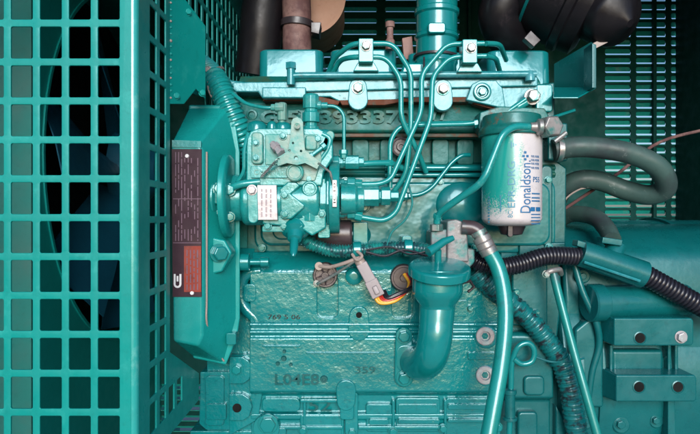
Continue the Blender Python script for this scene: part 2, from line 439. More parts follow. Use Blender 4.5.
mb = MB(); mb.box(WX(-470, 46, -490), WX(-400, 596, 436)); build('core', mb, M['core'], rad)
fan = thing('cooling_fan', 'dark blue cooling fan blades inside the radiator shroud', 'fan', WX(XR+10, *RC))
mb = MB(); mb.lathe(WX(XR-10, *RC), X1, [(0, 60), (30, 60), (34, 52), (60, 30)], 32); build('hub', mb, M['fan'], fan, bevel=1)
for k in range(7):
    a = 2*PI*k/7+.32; mb = MB()
    def bp(r, t, x): 
        aa = a+t; return WX(XR+x, RC[0]+r*math.cos(aa), RC[1]+r*math.sin(aa))
    f, b = [], []
    for r, w in ((50, .28), (110, .27), (175, .26), (240, .24)):
        f.append([bp(r, -w, -26), bp(r, -w*.3, -8), bp(r, w*.3, 6), bp(r, w, 14)])
    for i in range(3):
        pass
    grid = [[mb.bm.verts.new(p) for p in row] for row in f]
    grid2 = [[mb.bm.verts.new(p+Vector((1.6*U, 0, 0))) for p in row] for row in f]
    for G in (grid, grid2):
        for i in range(3):
            for j in range(3): mb.bm.faces.new((G[i][j], G[i][j+1], G[i+1][j+1], G[i+1][j]))
    edge = [(0, j) for j in range(4)]+[(i, 3) for i in range(1, 4)]+[(3, j) for j in (2, 1, 0)]+[(i, 0) for i in (2, 1)]
    for q in range(len(edge)):
        i0, j0 = edge[q]; i1, j1 = edge[(q+1) % len(edge)]
        mb.bm.faces.new((grid[i0][j0], grid[i1][j1], grid2[i1][j1], grid2[i0][j0]))
    build('blade', mb, M['fan'], fan)

# ================================================================== MESH GUARD
grd = thing('mesh_guard', 'bright turquoise perforated steel guard folded round the left corner', 'guard', WX(-149, -180, -560))
DG = -180.0; SG = (D+DG)/D
PX, PZ = 29.0*SG, 39.0*SG
XB = (137-350)*SG                                   # bend column
front = []
for i in range(0, 10):
    x1 = (119.5-29.0*i-350)*SG
    for j in range(-4, 14):
        yt = 26.5+38.95*j
        front.append(rr(x1-21.8*SG, (217-yt-31.8)*SG, x1, (217-yt)*SG, 1.0, 2))
mb = MB(); mb.plate([(-470, -330), (XB-4, -330), (XB-4, 325), (-470, 325)], front, lambda u, v: WX(u, DG, v), lambda u, v: WX(u, DG+1.8, v))
build('front_panel', mb, M['guard'], grd, bevel=.35, segs=1)
# side panel: depth u, height v on plane X = XB
def inv_side(px, py):                               # where the sight line meets the side plane
    dist = XB*D/(px-350.0); return (dist-D, (217-py)*dist/D)
S = inv_side
outline = [(DG+4, 300), (430, 300), (430, 90), S(206, 76)]
outline = [(DG+4, 325), (430, 325), (430, 96), (S(207, 90)[0], 96), S(206, 98), S(190, 92), S(170, 97), S(170, 352), S(199, 373), S(199, 400), S(166, 440), (S(166, 440)[0], -330), (DG+4, -330)]
solid = [(S(167, 0)[0]), (S(206, 0)[0])]
sh = []
pu = 12.6/ (213.0*SG/ (213.0)) * 0 + 20.6
u0 = -153.0
cols = [u0 + 23.5*k for k in range(0, 24)]
for k, u in enumerate(cols):
    for j in range(-5, 14):
        yt = 26.5+38.95*j
        z1 = (217-yt)*SG-1.5; z0 = z1-31.8*SG; uu = u+16
        c = ((u+uu)/2, (z0+z1)/2)
        corners = [(u-2.5, z0-2.5), (uu+2.5, z0-2.5), (uu+2.5, z1+2.5), (u-2.5, z1+2.5)]
        if not all(pip(q, outline) for q in corners): continue
        sx = 350 + XB*D/(D+c[0])
        syb = 217 - z0*D/(D+c[0])
        if sx > 207 and syb > 120: pass
        if u < S(170, 0)[0]+4 and uu > S(168, 0)[0]-2 and c[1] > 60: continue   # bolted cover there
        if S(150, 0)[0] < u < 60 and c[1] < -30 and sx > 180: continue
        sh.append(rr(u, z0, uu, z1, 1.0, 2))
mb = MB(); mb.plate(outline, sh, lambda u, v: WX(XB, u, v), lambda u, v: WX(XB-1.6, u, v))
build('side_panel', mb, M['guard'], grd, bevel=.3, segs=1)
mb = MB()                                            # folded corner
cs = []
for k in range(7):
    a = math.radians(90*k/6)
    cs.append((XB-4+4*math.sin(a), DG+4-4*math.cos(a), XB-4+1.6*math.sin(a), DG+4-1.6*math.cos(a)))
outs = [(c[0], c[1]) for c in cs]+[(c[2], c[3]) for c in reversed(cs)]
mb.loft([[WX(x, y, -330) for x, y in outs], [WX(x, y, 325) for x, y in outs]])
build('folded_corner', mb, M['bend'], grd, smooth=60)
def cd(x): return -104 + (x-169)*1.15
mb = MB()
def cpm(off): return lambda x, y: W(x, y, cd(x)+off)
mb.plate([(169.5, -70), (176, -70), (185, -1), (205.5, 26), (205.5, 99), (196, 89), (184, 104), (169.5, 104)], [], cpm(0), cpm(2.2))
cpl = build('cover_plate', mb, M['guard'], grd, bevel=.5)
for bx, by in ((188, 12), (176, 96), (202, 93)):
    mb = MB(); mb.hexa(W(bx, by, cd(bx)), Vector((.6, -1, 0)), 2.6, 2); build('bolt', mb, M['guard'], cpl, bevel=.2)
for k in range(16):                                  # weld spots down the seam
    y = 3+6.3*k+random.uniform(-1, 1); mb = MB(); mb.lathe(W(170.6, y, cd(170.6)), Vector((.5, -1, 0)), [(0, random.uniform(.8, 1.5)), (.6, .8)], 8)
    build('weld_spot', mb, M['cabletan'] if k % 3 == 0 else M['guard'], cpl)

# ================================================================== ENGINE
eng = thing('diesel_engine', 'turquoise painted four cylinder diesel engine with cast block and steel fuel pipes', 'engine', WX(30, 150, -420))

# ---- block
mb = MB()
prof = [(252, 16), (256, 12), (262, 6), (268, 2), (274, 0), (321, 0), (322, -1), (323.5, -3.2), (326, -3.2), (327, -1), (330, -1), (331, -3.2), (333.5, -3.2),
        (334.5, -.2), (337, -.2), (338.5, -2), (341, -2), (391, -3.5), (393, -1), (395, 8), (412, 9), (414, 3.5), (419, 3.5), (420, 6), (470, 6)]
# panels with the two cored pockets cut in the upper face
upper = [p for p in prof if p[0] <= 274]
mb.xprofile(257, 500, prof[4:5]+[(322, 0)]+prof[6:], 60) if False else None
mb.xprofile(250, 502, [(252, 16), (256, 12), (262, 6), (268, 2), (273.8, .3)], 60)
mb.xprofile(250, 502, prof[6:], 60)
mb.xprofile(250, 502, [(270, 6), (330, 6)], 60)
def flatmap(d): return lambda u, v: W(u, v, d)
def panel(outer, holes, d0, d1, m=None):
    (m or mb).plate(outer, holes, lambda u, v: W(u, v, d0), lambda u, v: Vector((W(u, v, d0).x, d1*U, W(u, v, d0).z)))
panel([(250, 272), (502, 272), (502, 322.5), (250, 322.5)], [rr(317, 262+13, 338, 318, 6), rr(392, 275, 413, 318, 6)], 0, 6.5)
blk = build('engine_block', mb, M['block'], eng, bevel=1.3, segs=3)
mb = MB()
# left edge of the crankcase with its beads, ledge and lugs
mb.xprofile(204, 251, [(248, 24), (262, 16), (300, 14), (352, 12), (400, 12), (470, 12)], 70)
mb.prism([(229, 355), (245, 355), (258, 352), (262, 395), (258, 420), (229, 436)], 4, 40)
for pts in [q_ for q_ in ([(262, 271), (250, 272), (243, 278), (241, 286), (241, 298), (246, 308), (256, 318), (259, 328)],
            [(259, 330), (258, 345), (258, 372), (254, 388), (262, 394), (276, 396), (286, 403), (289, 418), (289, 440)])][:1]:
    q = spline([W(x, y, 6.5) for x, y in pts]); mb.tube(q, 7.0, 12)
for (x0, y0, x1, y1) in ((229, 357, 252, 384), (229, 394, 252, 421)):
    mb.prism([(x0, y0), (x1-9, y0), (x1-3, y0+4), (x1, (y0+y1)/2), (x1-3, y1-4), (x1-9, y1), (x0, y1)], -2, 14)
mb.prism(rr(243, 284, 256, 302, 4), -1, 14)
mb.prism([(200, 372), (231, 372), (231, 430), (206, 430), (199, 424)], 6, 60)      # engine foot
mb.prism(rr(205, 376, 224, 426, 4), 3, 20)
mb.prism([(190, 431), (500, 431), (500, 470), (190, 470)], 10, 60)
build('crankcase_edge', mb, M['block'], blk, bevel=1.2, segs=3)
mb = MB()
# cast bosses, ribs and pads on the face
for pts, d in ((rr(345, 392, 358, 436, 4), 0), (rr(300, 415, 342, 436, 2), 3), (rr(366, 404, 392, 432, 3), 4), (rr(396, 398, 440, 432, 3), 4), (rr(262, 398, 300, 412, 5), 5),
               (rr(446, 398, 498, 436, 3), 5)):
    mb.raised(pts, d, 14, 1.05)
mb.raised(hull((359, 316), 9.5, (359, 330), 11), -3, 4, 1.08)
mb.raised(hull((346, 390), 10, (346, 402), 9), -6, 8, 1.1)
mb.raised(rr(340, 396, 354, 420, 3), -5, 8, 1.05)
for cx, cy in ((485, 336), (485, 375)):
    mb.lathe(W(cx, cy, 3), FWD, [(0, 13), (5, 12), (6.5, 10)], 30)
for x in (303, 341, 392, 444): mb.prism([(x, 400), (x+3, 400), (x+3, 440), (x, 440)], 2.5, 14)
for x0, x1, y in ((262, 343, 426), (358, 444, 426), (300, 342, 399)): mb.prism([(x0, y), (x1, y), (x1, y+4), (x0, y+4)], 1, 14)
mb.prism([(455, 335), (463, 335), (463, 391), (455, 391)], -4.5, 6) if False else None
build_each('boss', mb, M['block'], blk, bevel=1.1, segs=3)
# raised casting marks
mb = MB()
mb.text('L04E8', 297, 379.5, 11, 3.4, -2.6, w=44, weight=.005); build('casting_mark', mb, M['dark'], blk, smooth=30); mb = MB(); mb.lathe(W(324, 379, -3.2), FWD, [(0, 3.8), (2.6, 3.2), (2.6, 1.8), (1, 1.6)], 16)
build('casting_mark', mb, M['dark'], blk, smooth=30); mb = MB()
mb.text('52', 320, 405.5, 12, 4.5, 9.2, w=23, weight=.005)
build('casting_mark', mb, M['dark'], blk, smooth=30); mb = MB()
mb.text('359', 365.5, 370, 7, 2.4, -2.2, w=20)
build('casting_mark', mb, M['dark'], blk, smooth=30); mb = MB()
for x, y, r in ((284, 358, 3.4), (278, 363, 2.6), (291, 364, 2.2), (284.5, 351, 2.2)): mb.lathe(W(x, y, -1), FWD, [(0, r), (4, r*.6)], 12)
build('casting_mark', mb, M['dark'], blk, smooth=30)
mb = MB(); mb.text('769 5 06', 284, 317, 4.6, .5, -.1, w=32); build('stamped_number', mb, M['black'], blk)
mb = MB()
for x, y, d, r in ((359, 315, -3.2, 3), (346, 407, -5.2, 3.2), (237, 408, -2.2, 4.5)):
    mb.lathe(W(x, y, d), FWD, [(0, r), (.25, r)], 18)
build_each('bolt_hole_shade', mb, M['hole'], blk)  # flat dark discs in place of shaded holes
for cx, cy in ((485, 336), (485, 375)):
    mb = MB(); o = W(cx, cy, -3.5)
    mb.lathe(o, FWD, [(0, 9.2), (1.6, 9.2), (2.2, 8.4), (2.2, 5), (.3, 4.2), (.2, 0)], 28); build('pale_washer', mb, M['nameplate'], blk, smooth=30)
    mb = MB(); mb.lathe(W(cx, cy, -3.9), FWD, [(0, 3.4), (.8, 3.2)], 6); build('plug', mb, M['block'], blk)
for x, y, d, r in ((237, 369, -2, 5), (268, 424, -4, 8), (404, 336, -9, 6.2), (404, 378, -9, 6.2), (331.5, 99999, 0, 1)):
    if y > 1000: continue
    mb = MB()
    if x == 404: continue
    if x == 268: mb.lathe(W(x, y, 10), FWD, [(0, 14), (13, 13)], 28)
    mb.hexa(W(x, y, d), FWD, r, 5, rot=random.random()); build('bolt', mb, M['smooth'], blk, bevel=.4)

# flange plates and ribs along the sump rail
mb = MB()
for x0, x1, y0, y1, d in ((369, 389, 419, 425, 1), (398, 438, 404, 414, 3), (398, 440, 419, 424, 0), (448, 496, 404, 410, 3), (448, 496, 419, 423, 0),
                          (262, 286, 428, 436, 0), (206, 226, 404, 420, 1), (450, 468, 300, 317, -1.2), (468, 499, 352, 360, -4.5), (262, 300, 345, 347.5, -4), (306, 380, 352, 354, -4)):
    mb.raised(rr(x0, y0, x1, y1, min(2, (y1-y0)*.4)), d, 16, 1.03)
build_each('boss', mb, M['block'], blk, bevel=.8, segs=2)
for x, y in ((352, 432), (443, 428), (303, 430), (393, 431), (498, 427)):
    mb = MB(); mb.hexa(W(x, y, 1), FWD, 3.8, 4, rot=random.random()); build('bolt', mb, M['smooth'], blk, bevel=.3)
for x, y, r in ((249, 293, 3), (213, 390, 3.5), (470, 308, 3), (531, 386, 4), (516, 292, 3.5), (536, 312, 3)):
    mb = MB(); mb.lathe(W(x, y, 12 if x < 260 else (-1 if x < 500 else 14)), FWD, [(-12, r), (3, r), (4, r*.8)], 18); build('core_plug', mb, M['block'], blk, smooth=35)
# ---- side (tappet) cover and upper block
mb = MB()
mb.xprofile(243, 562, [(128, 30), (134, 30), (135, 18), (139, 18), (140, 34), (163, 34), (164, 20), (168, 16), (171, 20), (174, 16), (178, 20), (179, 24), (256, 24)], 90)
for x in (300, 352, 380, 405, 432, 457): mb.prism(rr(x, 139, x+17, 165, 4), 24, 40)
build('upper_block', mb, M['head'], eng, bevel=1.2, segs=3)
mb = MB()
mb.prism(rr(254, 176, 556, 253, 15, 6), 19, 30)
build('side_cover_rim', mb, M['coverpale'], eng, bevel=2.5, segs=3)
mb = MB()
mb.prism(rr(260, 182, 551, 246, 12, 6), 13, 22)
sc = build('side_cover', mb, M['coverpale'], eng, bevel=3, segs=4)
mb = MB()
for cx, cy, rx, ry in ((461, 205, 27, 24), (352, 235, 20, 14)):
    o = W(cx, cy, 15); rings = []
    for t in range(7):
        a = t/6*PI/2*.97; c, s_ = math.cos(a), math.sin(a)
        rings.append([o+Vector((rx*c*math.cos(2*PI*k/36)*U, -8*s_*U, ry*c*math.sin(2*PI*k/36)*U)) for k in range(36)])
    mb.loft(rings)
build_each('dome', mb, M['coverpale'], sc, smooth=80)
mb = MB()
mb.prism(rr(272, 190, 320, 240, 9, 5), 10, 16); build('inner_rib', mb, M['coverpale'], sc, bevel=2, segs=3)
# rails above cover
mb = MB(); mb.tube([W(385, 168, 10), W(484, 168, 10)], 3.2); mb.tube([W(385, 175, 12), W(484, 175, 12)], 2.4)
build('side_rail', mb, M['smooth'], eng)
# frame lines at the right end of the block
mb = MB()
mb.prism([(536, 84), (555, 82), (556, 160), (567, 168), (566, 250), (536, 250)], 20, 90)
mb.prism(rr(541, 165, 553, 246, 5), 14, 24)
mb.prism([(548, 121), (568, 123), (568, 161), (548, 160)], 6, 30)
mb.prism([(519, 242), (566, 242), (566, 256), (519, 256)], 16, 30)
build('block_end', mb, M['dark'], eng, bevel=2, segs=3)

# ---- cylinder head
mb = MB()
mb.xprofile(234, 548, [(76, 34), (82, 22), (98, 22), (102, 16), (118, 12), (124, 10), (131, 10), (134, 14), (135, 24)], 120)
mb.raised([(234, 104), (300, 104), (306, 111), (338, 111), (344, 104), (392, 104), (397, 98), (465, 98), (478, 107), (500, 107), (500, 118), (234, 118)], 15, 26, 1.01)
hd = build('cylinder_head', mb, M['head'], eng, bevel=1.6, segs=3)
mb = MB()
mb.text('G 5D3933370', 336, 117, 13.5, 3.8, 12, w=152, weight=.03); build('casting_number', mb, M['head'], hd, smooth=30); mb = MB(); mb.text('11', 439, 114, 12, 3.6, 13, w=15, weight=.03, shear=.3)
build('casting_number', mb, M['head'], hd, smooth=30)
mb = MB()
for x in (322, 337): mb.lathe(W(x, 116, 13), FWD, [(0, 5.5), (2, 5), (2, 3), (.4, 2.6)], 20)
for x in (252, 279, 298): mb.lathe(W(x, 115, 13), FWD, [(0, 6), (2.2, 5.4), (2.4, 3.6), (.2, 3)], 20)
build_each('core_plug', mb, M['head'], hd, smooth=35)
mb = MB(); mb.prism([(392, 137), (250, 137), (250, 133.5), (560, 133.5), (560, 137)], 9, 20); build('head_gasket', mb, M['rusty'], hd, bevel=.5)
# top flange: pale, uneven
mb = MB()
mb.prism([(232, 82), (300, 81), (536, 75), (538, 78), (538, 86), (300, 92), (297, 97), (262, 98), (258, 92), (232, 92)], -2, 60)
mb.prism([(262, 87), (306, 87), (306, 98), (262, 98)], -9, 10)
mb.prism([(306, 80), (465, 80), (476, 80), (538, 79), (538, 99), (520, 112), (506, 109), (480, 103), (468, 98), (420, 98), (400, 98), (395, 102), (340, 102), (330, 97), (306, 97)], 2, 40)
fl = build('head_flange', mb, M['rail'], eng, bevel=1.4, segs=3)
mb = MB(); mb.prism([(339, 100), (397, 99), (420, 97), (468, 97), (470, 102), (400, 102), (385, 105), (342, 105)], .5, 20); mb.prism([(263, 97), (318, 96), (340, 101), (338, 105), (300, 101), (263, 101)], 1, 20)
mb.prism([(470, 99), (482, 103), (520, 113), (505, 113), (474, 104)], 0, 12)
build_each('rust_seam', mb, M['rust'], fl, bevel=.6)
for x, y in ((358, 88), (443, 89)):
    mb = MB(); mb.prism(hull((x, y-1), 9, (x, y+12), 10)[:], -3, 8); lug = build('lug', mb, M['rail'], fl, bevel=1)
    mb = MB(); mb.hexa(W(x, y, -3), FWD, 5.2, 5, rot=.5); build('bolt', mb, M['steel'], lug, bevel=.4)
mb = MB(); mb.prism([(466, 100), (472, 84), (480, 80), (496, 80), (503, 88), (506, 109), (497, 107)], -5, 8); lug = build('lug', mb, M['rail'], fl, bevel=1.2)
mb = MB(); mb.lathe(W(482, 92, -5), FWD, [(0, 9), (2, 9), (2.6, 8), (2.6, 6), (.6, 5.4)], 28); mb.hexa(W(482, 92, -6), FWD, 4.2, 4); build('bolt', mb, M['smooth'], lug, bevel=.3)
mb = MB(); mb.prism(rr(536, 84, 553, 112, 3), 4, 40); build('end_cap', mb, M['smooth'], fl, bevel=1.5)

# ---- rocker covers
for x0, x1, y0 in ((258, 323, 47), (330, 397, 47), (409, 470, 50), (489, 552, 48)):
    d0 = 46; mb = MB(); r = 10
    # pressed cover: front wall leans back, rounded shoulders
    outl = lambda g_, top: None
    def ringat(y, ins, dd):
        Xa, Xb = (x0-350)*(D+d0)/D+ins, (x1-350)*(D+d0)/D-ins; z = (217-y)*(D+d0)/D
        f0, f1 = d0+ins*.9+dd, d0+95-ins
        pts = []
        for cx, cy, a0 in ((Xb-r, f1-r, 0), (Xa+r, f1-r, 90), (Xa+r, f0+r, 180), (Xb-r, f0+r, 270)):
            for k in range(6):
                a = math.radians(a0+90*k/5); pts.append(WX(cx+r*math.cos(a), cy+r*math.sin(a), z))
        return pts
    mb.loft([ringat(84, 0, 0), ringat(y0+3, 0, 3), ringat(y0+1, 1.2, 4.5), ringat(y0, 5, 8)])
    build('rocker_cover', mb, M['rocker'], eng, smooth=50)

# ---- return rail along the top
mb = MB(); mb.tube([W(291, 76, -8), W(300, 75.5, -8), W(536, 74, -8)], 3.3); mb.tube([W(291, 85, -8), W(291, 69, -8)], 4.2)
mb.lathe(W(291, 69, -8), Z1, [(0, 5.6), (6, 5.6), (6.6, 4)], 6); mb.lathe(W(530, 81, -8), Z1, [(0, 5), (5, 5), (10, 3)], 12)
build('return_rail', mb, M['rail'], eng, smooth=40)
# ---- pipe clamps
def clamp(cx, y0, y1, bx, by):
    mb = MB(); mb.prism(rr(cx-7.5, y0, cx+7.5, y1, 1.5), -26, -8); mb.prism([(cx-8, y1), (cx+8, y1), (cx+13, y1+9), (cx-13, y1+9)], -16, -2)
    c = build('pipe_clamp', mb, M['pipe'], eng, bevel=.9)
    mb = MB(); mb.hexa(W(bx, by, -26), FWD, 4.4, 4, rot=.3); build('bolt', mb, M['steel'], c, bevel=.3)
clamp(366, 38, 62, 366, 46); clamp(470, 39, 63, 471, 48)
# ---- injector pipes
def pipe(pts, r=2.6, fil=9, mat='pipe', name='injector_pipe', par=None, nuts=()):
    q = [W(*p) for p in pts]; mb = MB(); mb.tube(fillet(q, fil*U, 6), r, 14)
    o = build(name, mb, M[mat], par or eng, smooth=60)
    for (p, t, rr_, h) in nuts:
        m2 = MB(); a = W(*p); b = W(*t); m2.lathe(a, b-a, [(0, rr_), (h*.55, rr_), (h*.6, rr_*.8), (h, rr_*.75)], 6, True, .3); build('pipe_nut', m2, M['pipe'], o, bevel=.4)
    return o
pipe([(328, 74, 20), (334, 58, 5), (352, 43.5, -17), (393, 43.5, -17), (411, 72, -14), (411, 128, -14), (406, 175, -12), (393, 193, -8)])
pipe([(331, 76, 18), (340, 60, 5), (352, 57, -17), (386, 57, -17), (401, 79, -16), (401, 118, -16), (418, 152, -10), (426, 172, 4)])
pipe([(484, 43.5, -17), (447, 44, -17), (421.5, 74, -19), (421.5, 112, -19), (391, 179, -22), (380, 184, -24), (358, 184.5, -25)], nuts=(((362, 184.5, -25), (348, 184, -25), 5, 12),))
pipe([(486, 56, -17), (450, 57, -17), (432.5, 76, -19), (431, 118, -22), (396, 213, -24), (384, 221, -24), (360, 217, -25)], nuts=(((362, 217, -25), (348, 214, -25), 5, 12),))
# right ends of those pipes drop behind the covers
pipe([(486, 43.5, -17), (500, 44, -6), (506, 60, 30)]); pipe([(486, 56, -17), (496, 58, -8), (500, 72, 26)])
# return and feed lines
pipe([(390, 188, -10), (390, 140, -10), (400, 125.5, -10), (470, 124, -6), (497, 119, -8), (526, 99, -12)], 2.5, 10, name='return_pipe')
pipe([(412, 124.5, -7), (474, 123.5, -5)], 3.0, 4, name='return_pipe')
pipe([(470, 155, 2), (462, 155, 0), (452, 162, 0), (432, 188, 0), (420, 195, 0), (400, 196, 0)], 2.2, 8, 'smooth', name='fuel_pipe')
pipe([(347, 166, -20), (372, 163, -16), (392, 163, -10), (404, 169, -6)], 3.0, 8, name='fuel_pipe')
pipe([(545, 128, -46), (514, 126, -62), (502, 134, -66), (483, 182, -66), (447, 207, -44), (437.5, 215, -34), (436.5, 228, -30)], 3.3, 10, name='filter_feed_pipe')
pipe([(322, 106, -26), (336, 106, -26), (344, 114, -26), (344, 160, -26)], 1.7, 6, name='leak_off_pipe')
pipe([(232, 93, -20), (246, 104, -30), (265, 108, -34), (276, 107.5, -34)], 1.7, 7, name='leak_off_pipe')
# banjo fittings
mb = MB(); mb.hexa(W(532, 97, -10), FWD, 6.5, 9, rot=.2); build('banjo_bolt', mb, M['steel'], eng, bevel=.5)
mb = MB(); mb.lathe(W(526, 102, -9), Vector((-.8, 0, -.5)), [(0, 4.2), (9, 4.2), (12, 3)], 12); build('pipe_end', mb, M['pipe'], eng)
mb = MB(); mb.lathe(W(530, 127, -54), X1, [(0, 4), (6, 4.6), (7, 7.5), (11, 7.5)], 16); mb.lathe(W(546, 128, -44), Vector((.25, -1, 0)), [(0, 10.5), (12, 10.5), (14, 9)], 6, True, .1)
build('banjo_bolt', mb, M['steel'], eng, bevel=.7)
# small studs round the side cover
for x, y in ((262, 248), (345, 181), (440, 182), (440, 247), (548, 180), (549, 247), (380, 247), (475, 247)):
    mb = MB(); mb.hexa(W(x, y, 14), FWD, 3.4, 4, rot=random.random()); build('cover_bolt', mb, M['smooth'], eng, bevel=.3)
for p, t in (((474, 124, -5), (484, 122, -6)), ((392, 163, -9), (386, 163.5, -11)), ((438, 214, -34), (437, 222, -31)), ((403, 196, 0), (410, 196, 0)), ((343.5, 150, -26), (343.5, 158, -26)), ((412, 124.5, -7), (420, 124.4, -7))):
    mb = MB(); a = W(*p); b = W(*t); mb.lathe(a, b-a, [(0, 4.6), (4, 4.6), (4.4, 3.8), (8, 3.6)], 6, True, .4); build('pipe_nut', mb, M['pipe'], eng, bevel=.3)
# red ringed plug
mb = MB(); mb.lathe(W(401, 147, 12), FWD, [(0, 10), (3, 10), (3.4, 8), (1.6, 7.6), (1.6, 5), (4.6, 4.4), (4.6, 2.4), (3, 2)], 28); build('core_plug', mb, M['sender'], eng, smooth=30)

# ---- filter head and heat exchanger face
mb = MB()
mb.prism([(480, 112), (500, 106), (545, 108), (549, 116), (549, 134), (484, 135), (478, 128)], -12, 30)
mb.lathe(W(511.5, 137, -27), Z1, [(0, 31), (6, 31), (9, 28), (20, 27)], 40)
build('filter_head', mb, M['fhead'], eng, bevel=1.5, segs=3)

# ---- gear case
gc = MB()
F = [(171, 143), (198, 144), (202.5, 150), (202.5, 336), (198, 346), (173, 341)]
F2 = [(173, 138), (203, 141), (209, 150), (209, 342), (202, 354), (175, 346)]
B = [(189, 107), (228, 107), (237, 150), (237, 318), (224, 363), (192, 356)]
gc.loft([[W(x, y, -62) for x, y in F], [W(x, y, -22) for x, y in B]])
gcase = build('gear_case', gc, M['case'], eng, bevel=2.2, segs=4)
mb = MB()                                             # flange behind the seam, bulged to the right
Bf = [(189, 105), (229, 105), (235, 118), (240, 152), (240, 318), (237, 338), (226, 365), (193, 358)]
mb.loft([[W(x, y, -23.5) for x, y in Bf], [W(x, y, 36) for x, y in Bf]])
mb.loft([[W(x, y, 33) for x, y in [(232, 152), (250, 154), (252, 250), (250, 352), (215, 352)]], [W(x, y, 60) for x, y in [(232, 152), (250, 154), (252, 250), (250, 352), (215, 352)]]])
build('case_flange', mb, M['case'], gcase, bevel=1.6, segs=3)
# sloping side face between the front and the flange: gasket line
def side_pt(t, y):   # on the case's right flank, t 0 front .. 1 back
    a = W(202.5, y, -62); b = W(237, y, -22); return a.lerp(b, t)
mb = MB(); q = [side_pt(.10, y)+Vector((.6*U, -.6*U, 0)) for y in (152, 200, 250, 300, 322)]+[W(212, 345, -36), W(224, 361, -24)]
mb.tube(spline(q, 5), .9, 8); build('gasket', mb, M['cabletan'], gcase)
# drive flange of the pump on the case flank
mb = MB(); nrm = Vector((.45, -.9, 0)).normalized()
mb.lathe(side_pt(.72, 196), X1, [(-2, 40), (3, 39), (5, 35), (5, 31)], 40)
build('drive_boss', mb, M['case'], gcase, bevel=1)
mb = MB(); mb.hexa(W(219, 253, -50), nrm, 7, 9, rot=.1); bt = build('bolt', mb, M['smooth'], gcase, bevel=.5)
mb = MB(); mb.prism([(203, 248), (212, 237), (225, 240), (232, 253), (222, 272), (206, 276)], -50, -30); build('lifting_pad', mb, M['case'], gcase, bevel=2, segs=3)
mb = MB(); mb.prism(rr(226, 333, 236, 345, 2), -34, -20); build('bolt', mb, M['smooth'], gcase, bevel=.8)
mb = MB(); mb.lathe(W(230, 262, -14), X1, [(0, 12), (3, 12), (4, 8.5), (19, 8.5), (20, 3), (30, 3), (30, 4.6), (38, 4.6)], 20); build('union', mb, M['smooth'], gcase, bevel=.4)
# data plate
mb = MB(); mb.prism([(171.5, 149), (201.5, 149), (201.5, 297), (172.5, 297)], -63.2, -61); dp = build('data_plate', mb, M['plate'], gcase, bevel=.3)
mb = MB(); mb.prism([(172, 140), (201, 141), (201, 147.5), (172, 147)], -63, -61.5); build('chipped_edge', mb, M['pump'], dp)
mb = MB(); mb.prism([(184, 246), (201, 246), (201, 292), (184, 292)], -63.7, -63); build('red_panel', mb, M['platered'], dp)
mb = MB()
for i, x in enumerate((175.6, 178.6, 181.6, 184.8, 188.2, 191.4, 194.6, 197.8)):
    y = 158 if i > 2 else 152
    while y < 240:
        L = random.uniform(3, 12)
        if random.random() < .82: mb.prism([(x-.45, y), (x+.45, y), (x+.45, min(y+L, 241)), (x-.45, min(y+L, 241))], -63.55, -63.25)
        y += L + random.uniform(1, 2.5)
for x in (187, 190.5, 194, 197.5):
    y = 250
    while y < 288:
        L = random.uniform(3, 9); mb.prism([(x-.5, y), (x+.5, y), (x+.5, min(y+L, 290)), (x-.5, min(y+L, 290))], -64.0, -63.75); y += L+1.6
for y in (198.5, 242.5): mb.prism([(173, y), (201, y), (201, y+.7), (173, y+.7)], -63.6, -63.25)
build('small_print', mb, M['print'], dp)
mb = MB()                                            # white C shaped emblem
arc = [(178+4.2*math.cos(math.radians(a)), 283+4.2*math.sin(math.radians(a))) for a in range(0, 181, 18)]
oc = [(173.8+0, 274), *[(177.5-3.9*math.cos(math.radians(a)), 284+4*math.sin(math.radians(a))) for a in range(0, 181, 20)], (181.4, 274), (179.4, 274), *[(177.5+1.9*math.cos(math.radians(a)), 284+2*math.sin(math.radians(a))) for a in range(0, 181, 20)], (175.7, 274)]
mb.plate(oc, [], lambda u, v: W(u, v, -63.9), lambda u, v: W(u, v, -63.3)); mb.prism([(176.6, 276), (178.4, 276), (178.4, 281.5), (176.6, 281.5)], -63.9, -63.3)
for x, y in ((187, 156), (192, 293)): mb.lathe(W(x, y, -63.3), FWD, [(0, 1.9), (1, 1.5)], 12)
build('white_emblem', mb, M['white'], dp)

# ---- injection pump
DP = -52
mb = MB()
mb.prism([(246, 140), (250, 131), (258, 128), (318, 128), (329, 133), (333, 146), (333, 158), (324, 172), (322, 186), (246, 186)], DP, -6)
mb.lathe(W(243, 201, -30), X1, [(0, 20), (3, 23), (72, 23), (74, 20)], 32)
mb.prism([(258, 178), (326, 178), (326, 228), (312, 236), (300, 228), (262, 224)], -48, -10)
pump = build('injection_pump', mb, M['pump'], eng, bevel=1.6, segs=3, label='fuel injection pump with throttle lever and silver nameplate')
mb = MB(); mb.prism([(265, 134), (318, 134), (322, 160), (315, 181), (290, 181), (288, 165), (265, 165)], DP-1.4, DP+3); build('pump_face', mb, M['pale'], pump, bevel=1)
mb = MB(); mb.prism(rr(251, 132, 263, 164, 4), DP-5, DP+4); mb.prism(rr(305, 135, 317, 150, 3), DP-4, DP+2); build_each('rib', mb, M['pale'], pump, bevel=1.5, segs=3)
mb = MB(); mb.prism(rr(250.5, 166, 289, 178, 1.2), DP-2.6, DP+2); pl = build('maker_plaque', mb, M['pump'], pump, bevel=.6)
mb = MB(); mb.text('CUMMINS', 269.5, 172, 5.2, .7, DP-2.5, w=31); build('embossed_letters', mb, M['pale'], pl)
mb = MB()
for x, y, r, h in ((257, 127, 9.5, 10), (272, 126, 5, 9), (283, 127, 8.5, 9), (300, 129, 6, 6), (325, 131, 6, 6)):
    mb.lathe(W(x, y+5, -30), Z1, [(0, r), (h*.6, r), (h*.9, r*.75), (h*1.05, r*.35)], 20)
build_each('top_plug', mb, M['smooth'], pump, smooth=50)
